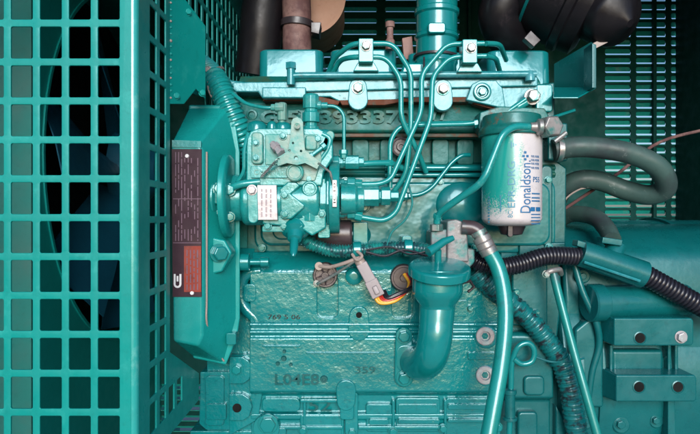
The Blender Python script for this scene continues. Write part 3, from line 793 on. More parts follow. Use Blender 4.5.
# throttle lever
mb = MB()
lev = [(291.3, 122), (293, 118.6), (297, 117), (301, 118.6), (303, 122), (303, 130), (305, 150), (311, 155), (321, 162), (317, 169), (305, 163), (297, 165), (287, 163), (278, 166), (275, 159), (288, 151), (290.5, 135)]
mb.plate(lev, [circ(297, 126, 3, 14), circ(293, 143, 1.2, 8), circ(289.5, 150.5, 1.3, 8), circ(301, 151, 1.3, 8), circ(296, 158, 2.2, 12)],
         lambda u, v: W(u, v, -66), lambda u, v: Vector((W(u, v, -66).x, -62.5*U, W(u, v, -66).z)))
lv = build('throttle_lever', mb, M['pale'], pump, bevel=.5)
mb = MB(); mb.lathe(W(296, 158, -50), FWD, [(0, 6), (12.5, 6)], 20); build('lever_shaft', mb, M['pump'], lv)
mb = MB(); mb.lathe(W(295.5, 173, DP), FWD, [(0, 8.2), (8, 8.2), (9, 7), (9, 6), (8, 5.6)], 30); build('round_cap', mb, M['pale'], pump, bevel=.3)
mb = MB(); o = W(272, 143, -58); ax = W(281, 153, -64)-o; mb.lathe(o, ax, [(0, 3), (3, 3), (3, 4.6), (8, 4.6), (8, 3.4), (12, 3.4), (12, 4.4), (15, 4.4)], 6, True, .3); build('stop_screw', mb, M['nameplate'], pump, bevel=.3)
mb = MB(); o = W(308, 158, -60); ax = W(324, 146, -56)-o; mb.lathe(o, ax, [(0, 3.2), (5, 3.2), (5, 2), (16, 2), (16, 3.4), (20, 3.4)], 6, True, .3); build('stop_screw', mb, M['pump'], pump, bevel=.3)
mb = MB(); mb.tube(fillet([W(322, 134, -50), W(331, 138, -50), W(328, 150, -50), W(316, 166, -50), W(314, 180, -48)], 5*U), 2.8, 10); build('bracket_arm', mb, M['pump'], pump)
mb = MB(); mb.prism(hull((330, 135), 4.5, (324, 148), 4), -52, -44); mb.prism([(313, 163), (326, 152), (331, 158), (327, 166), (322, 168), (320, 181), (311, 181)], -50, -40); build('bracket_arm', mb, M['pale'], pump, bevel=1)
# lower body fittings
mb = MB(); mb.prism(hull((252, 190), 5.5, (253, 218), 5.5), -56, -46); build('mount_ear', mb, M['pump'], pump, bevel=1.2)
mb = MB(); mb.hexa(W(252, 190, -56), FWD, 4, 4); build('bolt', mb, M['nameplate'], pump, bevel=.3)
mb = MB(); mb.prism([(257, 185), (276.5, 185), (277.5, 220), (257.5, 220)], -55.5, -50); nm = build('nameplate', mb, M['nameplate'], pump, bevel=.4)
mb = MB()
for k, x in enumerate((261, 265.5, 270)):
    y = 189
    while y < 216:
        L = random.uniform(2, 6); mb.prism([(x, y), (x+1.4, y), (x+1.4, min(y+L, 217)), (x, min(y+L, 217))], -55.9, -55.6); y += L+1.5
build('stamped_text', mb, M['stamp'], nm)
mb = MB(); mb.prism([(279.5, 189), (288, 181.5), (296, 181.5), (300, 186), (291, 194), (305, 205), (304, 208), (291, 219), (281, 219)], -54, -44); cvp = build('diamond_cover', mb, M['pump'], pump, bevel=1.3, segs=3)
for x, y in ((284.5, 195), (285, 214)): mb = MB(); mb.hexa(W(x, y, -54), FWD, 3.4, 3.5); build('bolt', mb, M['pump'], cvp, bevel=.3)
mb = MB(); mb.lathe(W(310, 189, -48), FWD, [(0, 7.5), (4, 7.5), (5, 6.6), (5, 5.2), (4.2, 5)], 26); build('inspection_plug', mb, M['pump'], pump, bevel=.3)
mb = MB(); mb.lathe(W(310, 221, -42), Z1, [(0, 8), (8, 8), (8, 6), (15, 6)], 8); build('adjuster', mb, M['pump'], pump, bevel=.5)
mb = MB(); o = W(296, 222, -34); ax = W(293, 258, -62)-o
mb.lathe(o, ax, [(0, 17), (6, 17), (7, 13)], 6, True, .2); mb.lathe(o, ax, [(5, 13.5), (12, 12.5), (15, 8), (21, 6.5), (22, 4), (30, 4), (38, 3.2), (41, 1.2)], 26)
build('shut_off_gland', mb, M['smooth'], pump, smooth=40)
# left neck
mb = MB(); mb.lathe(W(214, 198, -24), X1, [(0, 30), (5, 30), (8, 25), (24, 22), (30, 22), (30, 26), (35, 26)], 34); build('drive_neck', mb, M['pump'], pump, bevel=.8)
for x, y in ((219, 189), (229, 190), (230, 217), (222, 212)):
    mb = MB(); mb.hexa(W(x, y, -50), Vector((.2, -1, 0)), 5 if y < 200 else 4, 7, rot=random.random()); build('bolt', mb, M['smooth'] if y > 215 or x < 220 else M['pump'], pump, bevel=.4)
mb = MB(); mb.prism(rr(214, 182, 226, 204, 1.5), -56, -40); build('pointer_block', mb, M['smooth'], pump, bevel=1)
mb = MB(); mb.tube(fillet([W(226, 190, -50), W(240, 184, -54), W(260, 182, -52)], 6*U), 3.4); build('pump_bridge', mb, M['pump'], pump)
for x, y, d, r in ((256, 143, -57, 2.6), (256, 158, -57, 2.6), (318, 139, -53, 3), (309, 179, -50, 3), (262, 171.5, -54, 1), (283, 136, -54, 3), (322, 214, -48, 3), (284, 226, -46, 3), (300, 225, -46, 3), (268, 226, -46, 3)):
    mb = MB(); mb.hexa(W(x, y, d), FWD, r, 3.5, rot=random.random()); build('bolt', mb, M['pump'], pump, bevel=.25)
mb = MB(); mb.tube(fillet([W(248, 133, -50), W(244, 150, -54), W(244, 172, -54), W(236, 184, -50)], 5*U), 1.8, 8); build('leak_tube', mb, M['pipe'], pump)
mb = MB(); q = [W(276, 158+0, -68)]; q = []
for k in range(60):
    t = k/59; a = t*2*PI*9; c_ = W(277, 160, -68).lerp(W(262, 176, -60), t); q.append(c_+Vector((math.cos(a)*1.9*U, math.sin(a)*1.9*U, math.sin(a+.8)*1.9*U)))
mb.tube(q, .5, 6); build('return_spring', mb, M['steel'], pump)
mb = MB(); mb.tube([W(297, 126, -68), W(297, 126, -72)], 2.6, 12); mb.tube([W(318, 163, -66), W(330, 172, -60), W(334, 188, -58)], 1.2, 8); build_each('link_rod', mb, M['steel'], pump)
mb = MB(); mb.prism(rr(262, 226, 292, 232, 1.5), -44, -20); mb.prism(rr(318, 222, 330, 238, 2), -40, -12); build_each('rib', mb, M['pump'], pump, bevel=.8)
# top elbows
mb = MB(); mb.lathe(W(311, 132, -28), Z1, [(0, 8), (5, 8), (5, 6), (9, 6), (9, 8.5), (18, 8.5), (19, 6.5), (22, 6.5), (22, 8), (34, 8), (36, 6.5)], 10)
mb.lathe(W(315, 105.5, -28), X1, [(0, 4.5), (6, 4.5), (6, 3.2), (12, 3.2)], 10); build('return_elbow', mb, M['pump'], pump, bevel=.5)
mb = MB(); mb.lathe(W(271, 107.5, -34), X1, [(0, 3.4), (4, 3.4), (4, 4.6), (12, 4.6)], 8); mb.lathe(W(282, 130, -32), Z1, [(0, 4), (6, 4), (6, 3), (9, 3), (9, 4.6), (25, 4.6), (26, 3)], 8); build('vent_elbow', mb, M['pale'], pump, bevel=.5)
# hydraulic head at right
mb = MB(); mb.lathe(W(321, 199, -26), X1, [(0, 26), (6, 26), (6, 29), (9, 29)], 8, True, .2); mb.lathe(W(329.5, 198, -26), X1, [(0, 33), (1, 34), (9, 34), (10, 33)], 44)
hh = build('hydraulic_head', mb, M['pump'], pump, bevel=1, segs=3)
mb = MB(); mb.prism([(332.3, 180), (336.8, 180), (336.8, 207), (332.3, 207)], -61.5, -58); mb2 = build('timing_tag', mb, M['nameplate'], hh, bevel=.3)
mb = MB(); mb.text('IC10', 334.5, 193, 2.4, .3, -61.6, w=20, rot=-90); build('tag_letters', mb, M['black'], mb2)
mb = MB(); mb.lathe(W(341, 199, -26), X1, [(0, 16), (14, 15), (16, 12), (22, 12)], 20); mb.lathe(W(361, 196, -26), X1, [(0, 10), (17, 10), (17, 7), (19, 7), (19, 9), (28, 9), (28, 5.5), (36, 5.5)], 6, True, .4); build('delivery_head', mb, M['pump'], hh, bevel=.7)
for y, d, x in ((162, -22, 322), (184, -25, 338), (213, -25, 338)):
    mb = MB(); mb.lathe(W(x, y, d), X1, [(0, 5), (6, 5), (6, 4), (9, 4), (9, 6.4), (16, 6.4), (17, 5)], 8)
    if y == 162: mb.lathe(W(338, y, d), X1, [(0, 6), (5, 6), (5, 5), (7, 5), (7, 7), (20, 7), (20, 5), (25, 5)], 6, True, .3)
    build('delivery_union', mb, M['pump'], hh, bevel=.5)

# ---- motor bodies behind the loom
mb = MB(); mb.lathe(W(316, 234, -2), X1, [(0, 12), (2, 14), (34, 14), (36, 12)], 26); build('lift_pump', mb, M['brown'], eng, bevel=.8)
mb = MB(); mb.prism(rr(353, 222, 368, 250, 2), -2, 18); mb.prism(rr(402, 236, 412, 252, 2), -8, 12); build_each('bracket_tab', mb, M['smooth'], eng, bevel=1)
mb = MB(); mb.lathe(W(364, 207, 13), FWD, [(0, 6), (3, 6), (3, 4), (5, 4)], 20); build('cover_bolt', mb, M['smooth'], eng, bevel=.4)
# senders in the pockets
def sender(cx, cy, r, mat, spokes):
    mb = MB(); mb.lathe(W(cx, cy, 6), FWD, [(0, r*1.02), (9, r), (10.5, r*.92), (10.5, r*.8), (9, r*.76), (9, r*.3), (11.5, r*.26), (11.5, 0.1)], 32)
    for k in range(spokes):
        a = 2*PI*k/spokes+.3; c, s_ = math.cos(a), math.sin(a)
        mb.tube([W(cx+c*r*.25, cy+s_*r*.25, -3.2), W(cx+c*r*.85, cy+s_*r*.85, -3.2)], 1.0, 6)
    return build('pressure_sender', mb, mat, eng, smooth=35)
sn = sender(325.5, 274.5, 12.5, M['sender'], 5)
mb = MB(); mb.lathe(W(330, 99999, 0), FWD, [(0, 1), (1, 1)], 6) if False else None
for x, y in ((319, 266), (316.5, 283.5)):
    mb = MB(); mb.hexa(W(x, y, -5), FWD, 2.6, 3); build('terminal', mb, M['steel'], sn, bevel=.2)
sender(403, 277, 13.5, M['brown'], 0)
mb = MB(); mb.lathe(W(354, 276, 0), FWD, [(0, 9), (4, 8.5), (6, 6), (6.4, 3)], 24); build('core_plug', mb, M['smooth'], eng, smooth=40)

# ---- oil filler neck
of = MB()
path = spline([W(437.5, 300, -49), W(436.5, 320, -52), W(435, 338, -54), W(431, 355, -50), W(423, 364, -32), W(415, 362, -6)], 8)
n_ = len(path); of.tube(path, lambda i: 15.6 if i > 10 else 16.5-i*.09, 30)
of.lathe(W(437.5, 308, -52), Vector((0, .04, 1)), [(0, 15.4), (3, 16), (9, 20.5), (13, 22.6), (16, 23), (34, 23), (35, 22)], 40)
filler = build('oil_filler_neck', of, M['smooth'], eng, smooth=60)
mb = MB(); mb.prism(hull((404, 336), 8.5, (404, 378), 9.5), -8, 2)
mb.loft([[W(x, y, -8.5) for x, y in rr(396, 345, 425, 372, 8)], [W(x, y, -1) for x, y in rr(396, 342, 430, 376, 8)]]); fla = build('mount_flange', mb, M['smooth'], filler, bevel=1.4, segs=3)
for y in (336, 378): mb = MB(); mb.lathe(W(404, y, -8), FWD, [(0, 8), (1.2, 8)], 24); mb.hexa(W(404, y, -9), FWD, 5.8, 6, rot=.2, washer=False); build('bolt', mb, M['smooth'], fla, bevel=.5)
mb = MB(); mb.lathe(W(439, 276, -51), Vector((0.02, -.26, 1)), [(0, 25), (1, 27.4), (2, 28.3), (8, 28.3), (9.5, 27.6), (10.5, 26), (11.5, 9), (14, 5)], 44); lid = build('lid', mb, M['smooth'], filler, smooth=35)
mb = MB(); mb.cyl(W(438, 264, -54), W(438, 250, -58), 3.2); a = W(430, 251, -56); b = W(448, 238, -44)
mb.tube([W(428, 252, -64), W(436, 247, -60), W(444, 241.5, -57), W(453, 238, -54)], lambda i: (4.6, 3.8, 3.6, 2.6)[i], 12); build('wing_handle', mb, M['smooth'], lid, smooth=50)
mb = MB(); mb.tube([W(462, 283, -42), W(470, 281, -36), W(474, 287, -34), W(468, 292, -36)], 1.5, 8); build('spring_clip', mb, M['gunk'], filler)

# ---- grey fuel transfer castings
mb = MB()
mb.prism([(447, 221), (456, 219), (467, 223), (469, 262), (447, 262)], -34, 6); mb.prism([(431, 231), (448, 229), (448, 262), (431, 262)], -30, 6)
mb.prism([(455, 248), (475, 249), (475, 262), (468, 270), (455, 270)], -30, 6)
tp = build('transfer_pump', mb, M['castgrey'], eng, bevel=1.6, segs=3)
mb = MB(); mb.lathe(W(436.5, 231, -30), Z1, [(0, 6.5), (6, 6.5), (7, 4.5)], 6, True, .2); build('pipe_nut', mb, M['steel'], tp, bevel=.4)
mb = MB(); mb.tube(fillet([W(462, 227, -34), W(476, 228, -36), W(484, 240, -38)], 6*U), 7, 16); build('outlet_elbow', mb, M['brown'], tp)

# ---- bell housing end of the engine
mb = MB()
mb.prism([(500, 250), (560, 250), (562, 300), (556, 352), (562, 434), (560, 470), (500, 470)], 22, 110)
mb.xprofile(500, 556, [(332, 10), (336, 6), (398, 6), (400, 16), (470, 16)], 40)
mb.prism(rr(524, 376, 545, 396, 5), 2, 14); mb.prism(rr(518, 412, 538, 440, 4), 8, 22)
mb.prism([(556, 405), (575, 436), (556, 440)], 12, 30)
mb.prism([(512, 262), (548, 262), (548, 326), (512, 326)], 14, 26)
build('rear_block', mb, M['bell'], eng, bevel=2.4, segs=4)

# ---- filler hose at the top: big ribbed intake pipe
mb = MB(); q = []
prof = [(0, 20), (2, 22.5), (14, 21.5), (17, 23), (19, 23), (22, 22), (42, 21.5), (44, 23.6), (47, 23.6), (49, 22), (68, 22), (70, 24), (74, 24), (76, 22), (150, 22)]
mb.lathe(W(436, 80, 44), Vector((.01, 0, 1)), [(t, r) for t, r in prof], 40)
it = build('intake_pipe', mb, M['smooth'], eng, smooth=35)
mb = MB(); mb.lathe(W(436, 59, 44), Vector((.03, .02, 1)), [(0, 23.4), (0, 24.4), (2.4, 24.4), (2.4, 23.4)], 36)
mb.tube([W(424, 57, 20), W(424, 74, 16)], 1.0, 6); build('hose_clip', mb, M['gunk'], it)
mb = MB(); mb.prism(rr(428, 22, 446, 33, 3), 18, 26); build('raised_badge', mb, M['smooth'], it, bevel=1.5)
mb = MB(); mb.prism([(404, 62), (432, 62), (436, 80), (398, 80)], 30, 70); build('pipe_foot', mb, M['smooth'], it, bevel=3, segs=3)
mb = MB(); mb.lathe(W(390, 50, 40), Z1, [(0, 5), (10, 5), (12, 3.5), (24, 3.5), (24, 5), (30, 5)], 12); build('grease_fitting', mb, M['exhaust'], eng, bevel=.4)
mb = MB(); mb.prism([(402, 38), (412, 36), (414, 58), (404, 60)], 60, 70); build('orange_tab', mb, M['exhaust'], eng, bevel=.8)

# ---- small thermostat bits at left of head
mb = MB(); mb.prism([(206, 68), (232, 80), (250, 82), (250, 92), (232, 92)], 6, 60); build('hose_neck', mb, M['rail'], eng, bevel=2)

# ================================================================== HOSES AND WIRES (things of their own)
# ribbed turquoise hose, upper left
mb = MB(); path = spline([W(196, 62, 40), W(212, 76, -2), W(222, 92, -12), W(231, 112, -14), W(240, 134, -8), W(250, 158, 10)], 10)
mb.corr(path, 12.5, 4.4, .13, 26, .012)
hs = tag(build('ribbed_hose', mb, M['sleeve'], origin=W(231, 112, -14)), 'fat ribbed turquoise hose bending down beside the injection pump', 'hose')
hs.data.materials[0] = M['pipe']
mb = MB(); mb.lathe(W(212, 74, 0), Vector((.5, 0, -.8)), [(0, 13.6), (3, 13.6)], 26); mb.hexa(W(208, 70, -12), FWD, 3, 4); build('hose_clip', mb, M['steel'], hs, smooth=30)
mb = MB(); mb.tube(spline([W(209, 76, -14), W(208, 88, -18), W(214, 100, -16), W(226, 106, -8)], 6), .7, 6); tag(build('thin_wire', mb, M['cabletan'], origin=W(210, 90, -14)), 'thin pale wire looping beside the ribbed turquoise hose', 'wire')

# loom behind the pump
mb = MB(); mb.corr(spline([W(298, 234, -16), W(312, 244, -20), W(335, 251, -20), W(362, 250, -18), W(388, 248, -18), (W(412, 248, -18)), W(440, 252, -16)], 8), 6.6, 3.0, .16, 18)
lm = tag(build('corrugated_loom', mb, M['loom'], origin=W(360, 250, -18)), 'teal splashed corrugated wiring loom under the injection pump', 'wiring loom')
for x, y in ((353, 250), (404, 248)): mb = MB(); mb.lathe(W(x, y, -18), X1, [(0, 8), (1, 8.6), (7, 8.6), (8, 8)], 22); build('strap', mb, M['smooth'], lm, smooth=30)
mb = MB(); mb.tube(spline([W(366, 252, -28), W(385, 256, -28), W(404, 250, -27), W(428, 256, -25), W(450, 262, -20)], 6), 1.2, 8)
mb.tube(spline([W(366, 250, -28), W(390, 247, -28), W(410, 254, -27), W(432, 250, -25)], 6), .9, 8); build('loose_wire', mb, M['wireblack'], lm)
mb = MB(); mb.tube(spline([W(404, 172, -6), W(410, 190, -10), W(412, 205, -14), W(405, 220, -14), W(392, 232, -16), W(387, 246, -22)], 6), 1.1, 8)
tag(build('thin_wire', mb, M['wireteal'], origin=W(400, 210, -10)), 'thin dark teal wire hanging below the bundle of injector pipes', 'wire')

# black conduit with tee
bc = thing('split_conduit', 'black corrugated conduit with a teal painted plastic tee, crossing the right side', 'conduit', W(600, 262, -10))
mb = MB(); mb.corr(spline([W(470, 256, -10), W(480, 263, -14), W(500, 267, -16), W(520, 264, -14), W(548, 256, -12), W(584, 257, -8)], 8), 9.2, 3.5, .17, 24); build('conduit', mb, M['conduit'], bc)
mb = MB(); mb.corr(spline([W(640, 272, -8), W(665, 286, -10), W(690, 300, -12), W(730, 322, -14)], 8), 10.5, 4.0, .17, 24); build('conduit', mb, M['conduit'], bc)
tee0, tee1 = W(580, 253, -10), W(645, 275, -10); ta = tee1-tee0
mb = MB(); mb.lathe(tee0, ta, [(0, 11.5), (0, 13), (66, 13.4), (66, 11.5)], 28)
mb.tube([W(610, 262, -10), W(616, 246, -2)], 9.5, 20); te = build('tee_fitting', mb, M['bell'], bc, smooth=35)
for p0, sz in (((583, 243), 5), ((613, 240), 10), ((638, 261), 5)):
    mb = MB(); x, y = p0; mb.prism([(x-sz, y-3), (x+sz, y), (x+sz-1, y+6), (x-sz-1, y+3)], -16, -2); build('latch_tab', mb, M['bell'], te, bevel=.7)
mb = MB(); mb.tube([W(584, 262, -23), W(640, 281, -23)], 1.4, 6); build('seam_ridge', mb, M['rail'], te)
mb = MB(); mb.tube(spline([W(612, 240, 2), W(606, 228, 20), W(594, 217, 40), W(572, 214, 70), W(556, 222, 90)], 6), 9, 20); tag(build('rubber_hose', mb, M['hosegrey'], origin=W(600, 220, 30)), 'short dark grey green hose rising from the conduit tee', 'hose')

# grey coolant hose making a loop
mb = MB(); mb.tube(spline([W(553, 150, 4), W(575, 147, 4), W(600, 148, 2), W(632, 154, 0), W(655, 165, 0), W(665, 178, 6), W(664, 190, 16), W(648, 195, 28), W(625, 190, 40), W(600, 181, 46), W(580, 180, 50), W(564, 188, 60), W(556, 202, 80)], 10), 10.5, 26)
hl = tag(build('coolant_hose', mb, M['hosegrey'], origin=W(610, 160, 10)), 'thick grey green rubber hose looping in front of the bright louvres', 'hose')
mb = MB(); mb.lathe(W(556, 150, 4), X1, [(0, 11.4), (0, 12.4), (5, 12.4), (5, 11.4)], 28); mb.tube([W(554, 142, -8), W(566, 133, -6)], 2.5, 10); build('hose_clip', mb, M['steel'], hl, smooth=30)
mb = MB(); mb.tube(spline([W(560, 212, 70), W(590, 192, 62), W(620, 172, 60), W(660, 142, 80), W(720, 126, 100)], 6), 1.8, 8)
tag(build('thin_cable', mb, M['exhaust'], origin=W(620, 172, 60)), 'thin brown cable rising diagonally behind the looped grey hose', 'cable')
mb = MB(); mb.tube(spline([W(556, 240, 40), W(562, 205, 40), W(578, 190, 44), W(596, 187, 48)], 6), .9, 6); tag(build('thin_wire', mb, M['cabletan'], origin=W(570, 200, 40)), 'thin tan wire arching beneath the looped grey hose', 'wire')
mb = MB(); mb.tube([W(551, 118, 2), W(575, 110, 2)], 1.6, 8); build('drain_stub', mb, M['smooth'], eng)

# turquoise pressure hose
ph = thing('pressure_hose', 'glossy turquoise hose with silver crimp running down past the ringed bolts', 'hose', W(505, 330, -40))
mb = MB(); mb.tube(spline([W(487, 248, -40), W(498, 268, -42), W(504, 295, -48), W(505, 325, -54), (W(501, 365, -62)), W(494, 405, -70), W(486, 450, -78)], 8), 7.2, 22); build('hose', mb, M['greenhose'], ph)
mb = MB(); mb.lathe(W(478, 231, -38), W(488, 250, -40)-W(478, 231, -38), [(0, 7.4), (4, 7.4), (4, 6.2), (6, 6.2), (6, 8.4), (11, 8.4), (11.6, 7.8), (12.6, 8.4), (17, 8.4), (17.6, 7.8), (18.6, 8.4), (24, 8.2)], 26); build('crimp_sleeve', mb, M['steel'], ph, smooth=30)
# wrapped loom, thick, diagonal
mb = MB(); path = spline([W(474, 270, -6), W(490, 287, -4), W(510, 302, -2), W(530, 320, 0), W(548, 342, 0), W(562, 364, 0), W(570, 390, -2), W(574, 415, -2), W(579, 445, -2)], 8)
mb.corr(path, 10.5, 4.6, .12, 24, .05)
ws = tag(build('wrapped_cable', mb, M['sleeve'], origin=W(540, 340, 0)), 'thick wrapped cable sleeve caked in teal paint, sagging diagonally down', 'cable')
mb = MB(); mb.lathe(W(558, 358, 0), Vector((.5, 0, -1)), [(0, 11.4), (3, 11.4)], 24); mb.tube(spline([W(535, 357, -8), W(552, 362, -11), W(572, 361, -8), W(584, 358, -4)], 5), 1.2, 6); build('cable_tie', mb, M['bell'], ws)
# thin drain hose
th = thing('drain_hose', 'thin teal drain hose with metal clip hanging from the black conduit', 'hose', W(575, 350, -12))
mb = MB(); mb.tube(spline([W(553, 272, -12), W(560, 300, -16), W(572, 345, -24), W(586, 395, -34), W(600, 445, -42)], 6), 4.2, 18); build('hose', mb, M['thinhose'], th)
mb = MB(); mb.tube(fillet([W(543, 275, -18), W(550, 271, -22), W(560, 269, -18), W(561, 274, -10)], 3*U), 2.6, 12); mb.hexa(W(546, 274, -20), FWD, 3, 3); build('clip', mb, M['steel'], th)
# coiled small tube by the dipstick
mb = MB(); mb.tube(spline([W(509, 440, -6), W(510, 415, -6), W(511, 385, -6), W(512, 362, -6), W(518, 347, -8), W(528, 343, -8), W(534, 350, -8), W(532, 361, -8), W(522, 364, -8), W(514, 359, -8)], 7), 2.8, 14)
ds = tag(build('dipstick_tube', mb, M['smooth'], origin=W(512, 390, -6)), 'small teal dipstick with hooked ring handle beside the glossy hose', 'dipstick')
mb = MB(); mb.lathe(W(510, 420, -6), Z1, [(0, 7), (3, 7), (3, 5), (26, 5), (26, 6.5), (30, 6.5), (31, 4)], 18); build('tube_collar', mb, M['bell'], ds, bevel=.4)

# ================================================================== WIRING PLUG
cn = thing('wiring_connector', 'grey plastic wiring plug with orange, red and black wires', 'connector', W(372, 275, -20))
def ob(p0, p1, w, t, d=0):
    a, b = W(*p0), W(*p1); ax = (b-a).normalized(); sd = ax.cross(FWD).normalized()
    f = lambda p: [p+sd*w*U+FWD*t*U, p-sd*w*U+FWD*t*U, p-sd*w*U-FWD*t*U, p+sd*w*U-FWD*t*U]
    return [f(a), f(b)]
mb = MB(); mb.loft(ob((361, 263, -24), (371, 281, -24), 5.4, 5)); build('plug_half', mb, M['connector'], cn, bevel=1)
mb = MB(); mb.loft(ob((370.4, 280, -24), (378.5, 296, -24), 6.4, 5.8)); mb.loft(ob((374, 286, -30), (378, 294, -31), 2.5, 1.5)); build('plug_half', mb, M['connector'], cn, bevel=1)
mb = MB(); mb.lathe(W(357, 257, -24), W(362, 265, -24)-W(357, 257, -24), [(0, 3.5), (3, 5), (10, 5)], 14); build('boot', mb, M['cabletan'], cn, smooth=60)
for k, (m, r) in enumerate((('wireyellow', 1.6), ('wireyellow', 1.5), ('wirered', 1.6), ('wirered', 1.4), ('wireblack', 1.9), ('wireblack', 1.7))):
    o_ = k*1.9-4
    mb = MB(); mb.tube(spline([W(374+k*2.1, 295.5-k*.9, -24+k), W(380+k*1.7, 303-k*1.2, -26), W(394+k*.8, 301.5-k*1.6, -26), W(405+k, 293-k, -22), W(409+k*.7, 283, -12), W(404+k, 274, -6)], 7), r, 10); build('wire', mb, M[m], cn)
mb = MB(); mb.tube(spline([W(319, 266, -9), W(330, 267, -16), W(345, 263, -24), W(358, 258, -26)], 6), 1.9, 10); mb.lathe(W(319, 266, -9), FWD, [(0, 4), (1.4, 4)], 16); build('wire', mb, M['cabletan'], cn)
mb = MB(); mb.tube(spline([W(317, 284, -9), W(332, 276, -14), W(346, 267, -22), W(357, 259, -26)], 6), 1.5, 10); build('wire', mb, M['steel'], cn)
mb = MB(); mb.tube(spline([W(352, 254, -27), W(357, 260, -31), W(362, 256, -31), W(357, 251, -27)], 5), 1.5, 8); build('cable_tie', mb, M['cabletan'], cn)

# ================================================================== FUEL FILTER
FD = -27.0; fc = W(511.5, 226, FD); RF = 28.2
ff = thing('fuel_filter', 'white spin on filter can with blue lettering and teal overspray', 'filter', fc)
# radius in units at that depth: photo half width 29.5
mb = MB(); mb.lathe(fc, Z1, [(0, 14), (1, 22), (3.5, 26.3), (7, 28), (84, 28.2), (86, 27.6), (88, 27.4)], 56); fb = build('can', mb, M['filter'], ff, smooth=50)
mb = MB(); mb.lathe(fc+Vector((0, 0, 86.5*U)), Z1, [(0, 28.9), (2.6, 28.9), (3.4, 27)], 48); build('crimped_rim', mb, M['rusty'], ff, smooth=30)
mb = MB(); mb.lathe(fc-Vector((0, 0, 9*U)), Z1, [(0, 4), (1, 10), (8, 13), (11, 13)], 28); mb.prism(rr(508, 224, 513, 237, 2), FD-14, FD-8); build('drain_plug', mb, M['gunk'], ff, bevel=.5)
def onfilter(px, py, h):   # wrap photo coordinates round the can
    X = (px-511.5)*(D+FD)/D; a = X/RF - .262
    z = (217-py)*(D+FD)/D
    r = (RF+.12+h)*U
    return Vector((fc.x + r*math.sin(a), fc.y - r*math.cos(a), H+z*U))
def onf_lin(px, py, h):
    # px here is arc position; photo x of arc position handled by caller
    return onfilter(px, py, h)
def arcx(px):              # photo x -> arc x so that it lands there
    s_ = max(-.999, min(.999, (px-511.5)/29.3)); return 511.5+29.3*math.asin(s_)
mb = MB(); mb.text('Donaldson.', arcx(524.5), 188, 10.5, .25, rot=-90, w=50, fn=onfilter, sub=2); wd = build('maker_lettering', mb, M['blueink'], fb, smooth=30)
mb = MB()
mb.text('P55', arcx(534.5), 181, 5.0, .25, rot=0, w=9, fn=onfilter, sub=2)
for y in (159, 162.5, 166, 170): mb.text('FUEL FILTER', arcx(533.5), y, 2.0, .2, w=11, fn=onfilter, sub=1)
for y in (199, 203): mb.text('A B C D'.replace(' ', ''), arcx(534), y, 2.4, .2, w=7, fn=onfilter, sub=1) if False else None
def fq(x0, x1, y0, y1):
    n = 6; a0, a1 = arcx(x0), arcx(x1)
    t = [[onfilter(a0+(a1-a0)*k/n, y, .2) for k in range(n+1)] for y in (y0, y1)]
    V_ = [[mb.bm.verts.new(p) for p in r] for r in t]
    for k in range(n): mb.bm.faces.new((V_[0][k], V_[0][k+1], V_[1][k+1], V_[1][k]))
for y in (214, 217, 220, 223): fq(529.5, 538, y, y+1.0)
fq(529, 533, 207.5, 211.5); fq(534, 538, 207.5, 211.5)
for y in (194, 198, 201): fq(530, 537.5, y, y+1.2)
for k, (x, y) in enumerate(((524, 155.5), (522.5, 159), (526, 159), (524, 162))): fq(x-1.1, x+1.1, y-1.1, y+1.1)
build('part_number', mb, M['blueink'], fb, smooth=30)
mb = MB()
mb.text('EFR-DRG', arcx(511.5), 186, 6.8, .2, rot=-90, w=44, fn=onfilter, sub=2)
mb.text('8C', arcx(510.5), 214.5, 4.5, .2, rot=-90, w=6, fn=onfilter, sub=1)
for y in range(197, 222, 3): fq(489.5, 491.3, y, y+1.8)
for x in (501,): fq(x, x+.9, 196, 212)
for k in range(3): fq(511+k*2, 512+k*2, 145.5+k, 151-k)
build('faded_lettering', mb, M['inkteal'], fb, smooth=30)

# ================================================================== BELL HOUSING / ALTERNATOR
al = thing('alternator', 'dark teal alternator housing bolted on at the right end of the engine', 'alternator', WX(330, 170, -420))
mb = MB(); c = WX(215, 190, -180); mb.lathe(c, X1, [(0, 175), (4, 182), (20, 182), (24, 176), (420, 176)], 96)
mb.lathe(WX(222, 190, -180), X1, [(0, 188), (14, 188), (16, 184)], 96)
build('housing', mb, M['bell'], al, smooth=40)
mb = MB()
mb.prism([(566, 262), (575, 256), (700, 260), (760, 262), (760, 440), (600, 470), (566, 470)], 32, 90)
mb.xprofile(572, 800, [(224, 130), (226, 90), (232, 62), (248, 36), (262, 26), (300, 20), (470, 20)], 150)
build('adaptor_housing', mb, M['bell'], al, bevel=4, segs=4)
mb = MB(); mb.lathe(W(588, 303, 2), Vector((1, .18, 0)), [(0, 17.5), (1.5, 19), (14, 19), (16, 16.5), (110, 16.5)], 34); build('side_boss', mb, M['bell'], al, smooth=35)
mb = MB(); mb.tube(spline([W(574, 262, 6), W(582, 290, 2), W(596, 322, 0), W(599, 345, 4), W(592, 372, 6), W(588, 400, 8)], 6), 3.4, 12); build('edge_rib', mb, M['bell'], al)
for t in (40, 110, 180): 
    mb = MB(); mb.lathe(WX(215+t, 190, -180), X1, [(0, 176), (0, 179), (6, 179), (6, 176)], 96); build('rib', mb, M['bell'], al, smooth=30)
for x, y, r in ((582, 276, 5), (590, 350, 5), (584, 420, 6), (630, 300, 4), (690, 296, 4), (655, 362, 6), (620, 424, 6), (655, 420, 5)):
    mb = MB(); mb.lathe(W(x, y, 20), FWD, [(-6, r*1.6), (3, r*1.5), (4, r*1.3)], 20); bs = build('boss', mb, M['bell'], al, bevel=.5)
    mb = MB(); mb.hexa(W(x, y, 16), FWD, r*.75, 4, rot=random.random()); build('bolt', mb, M['bell'], bs, bevel=.3)
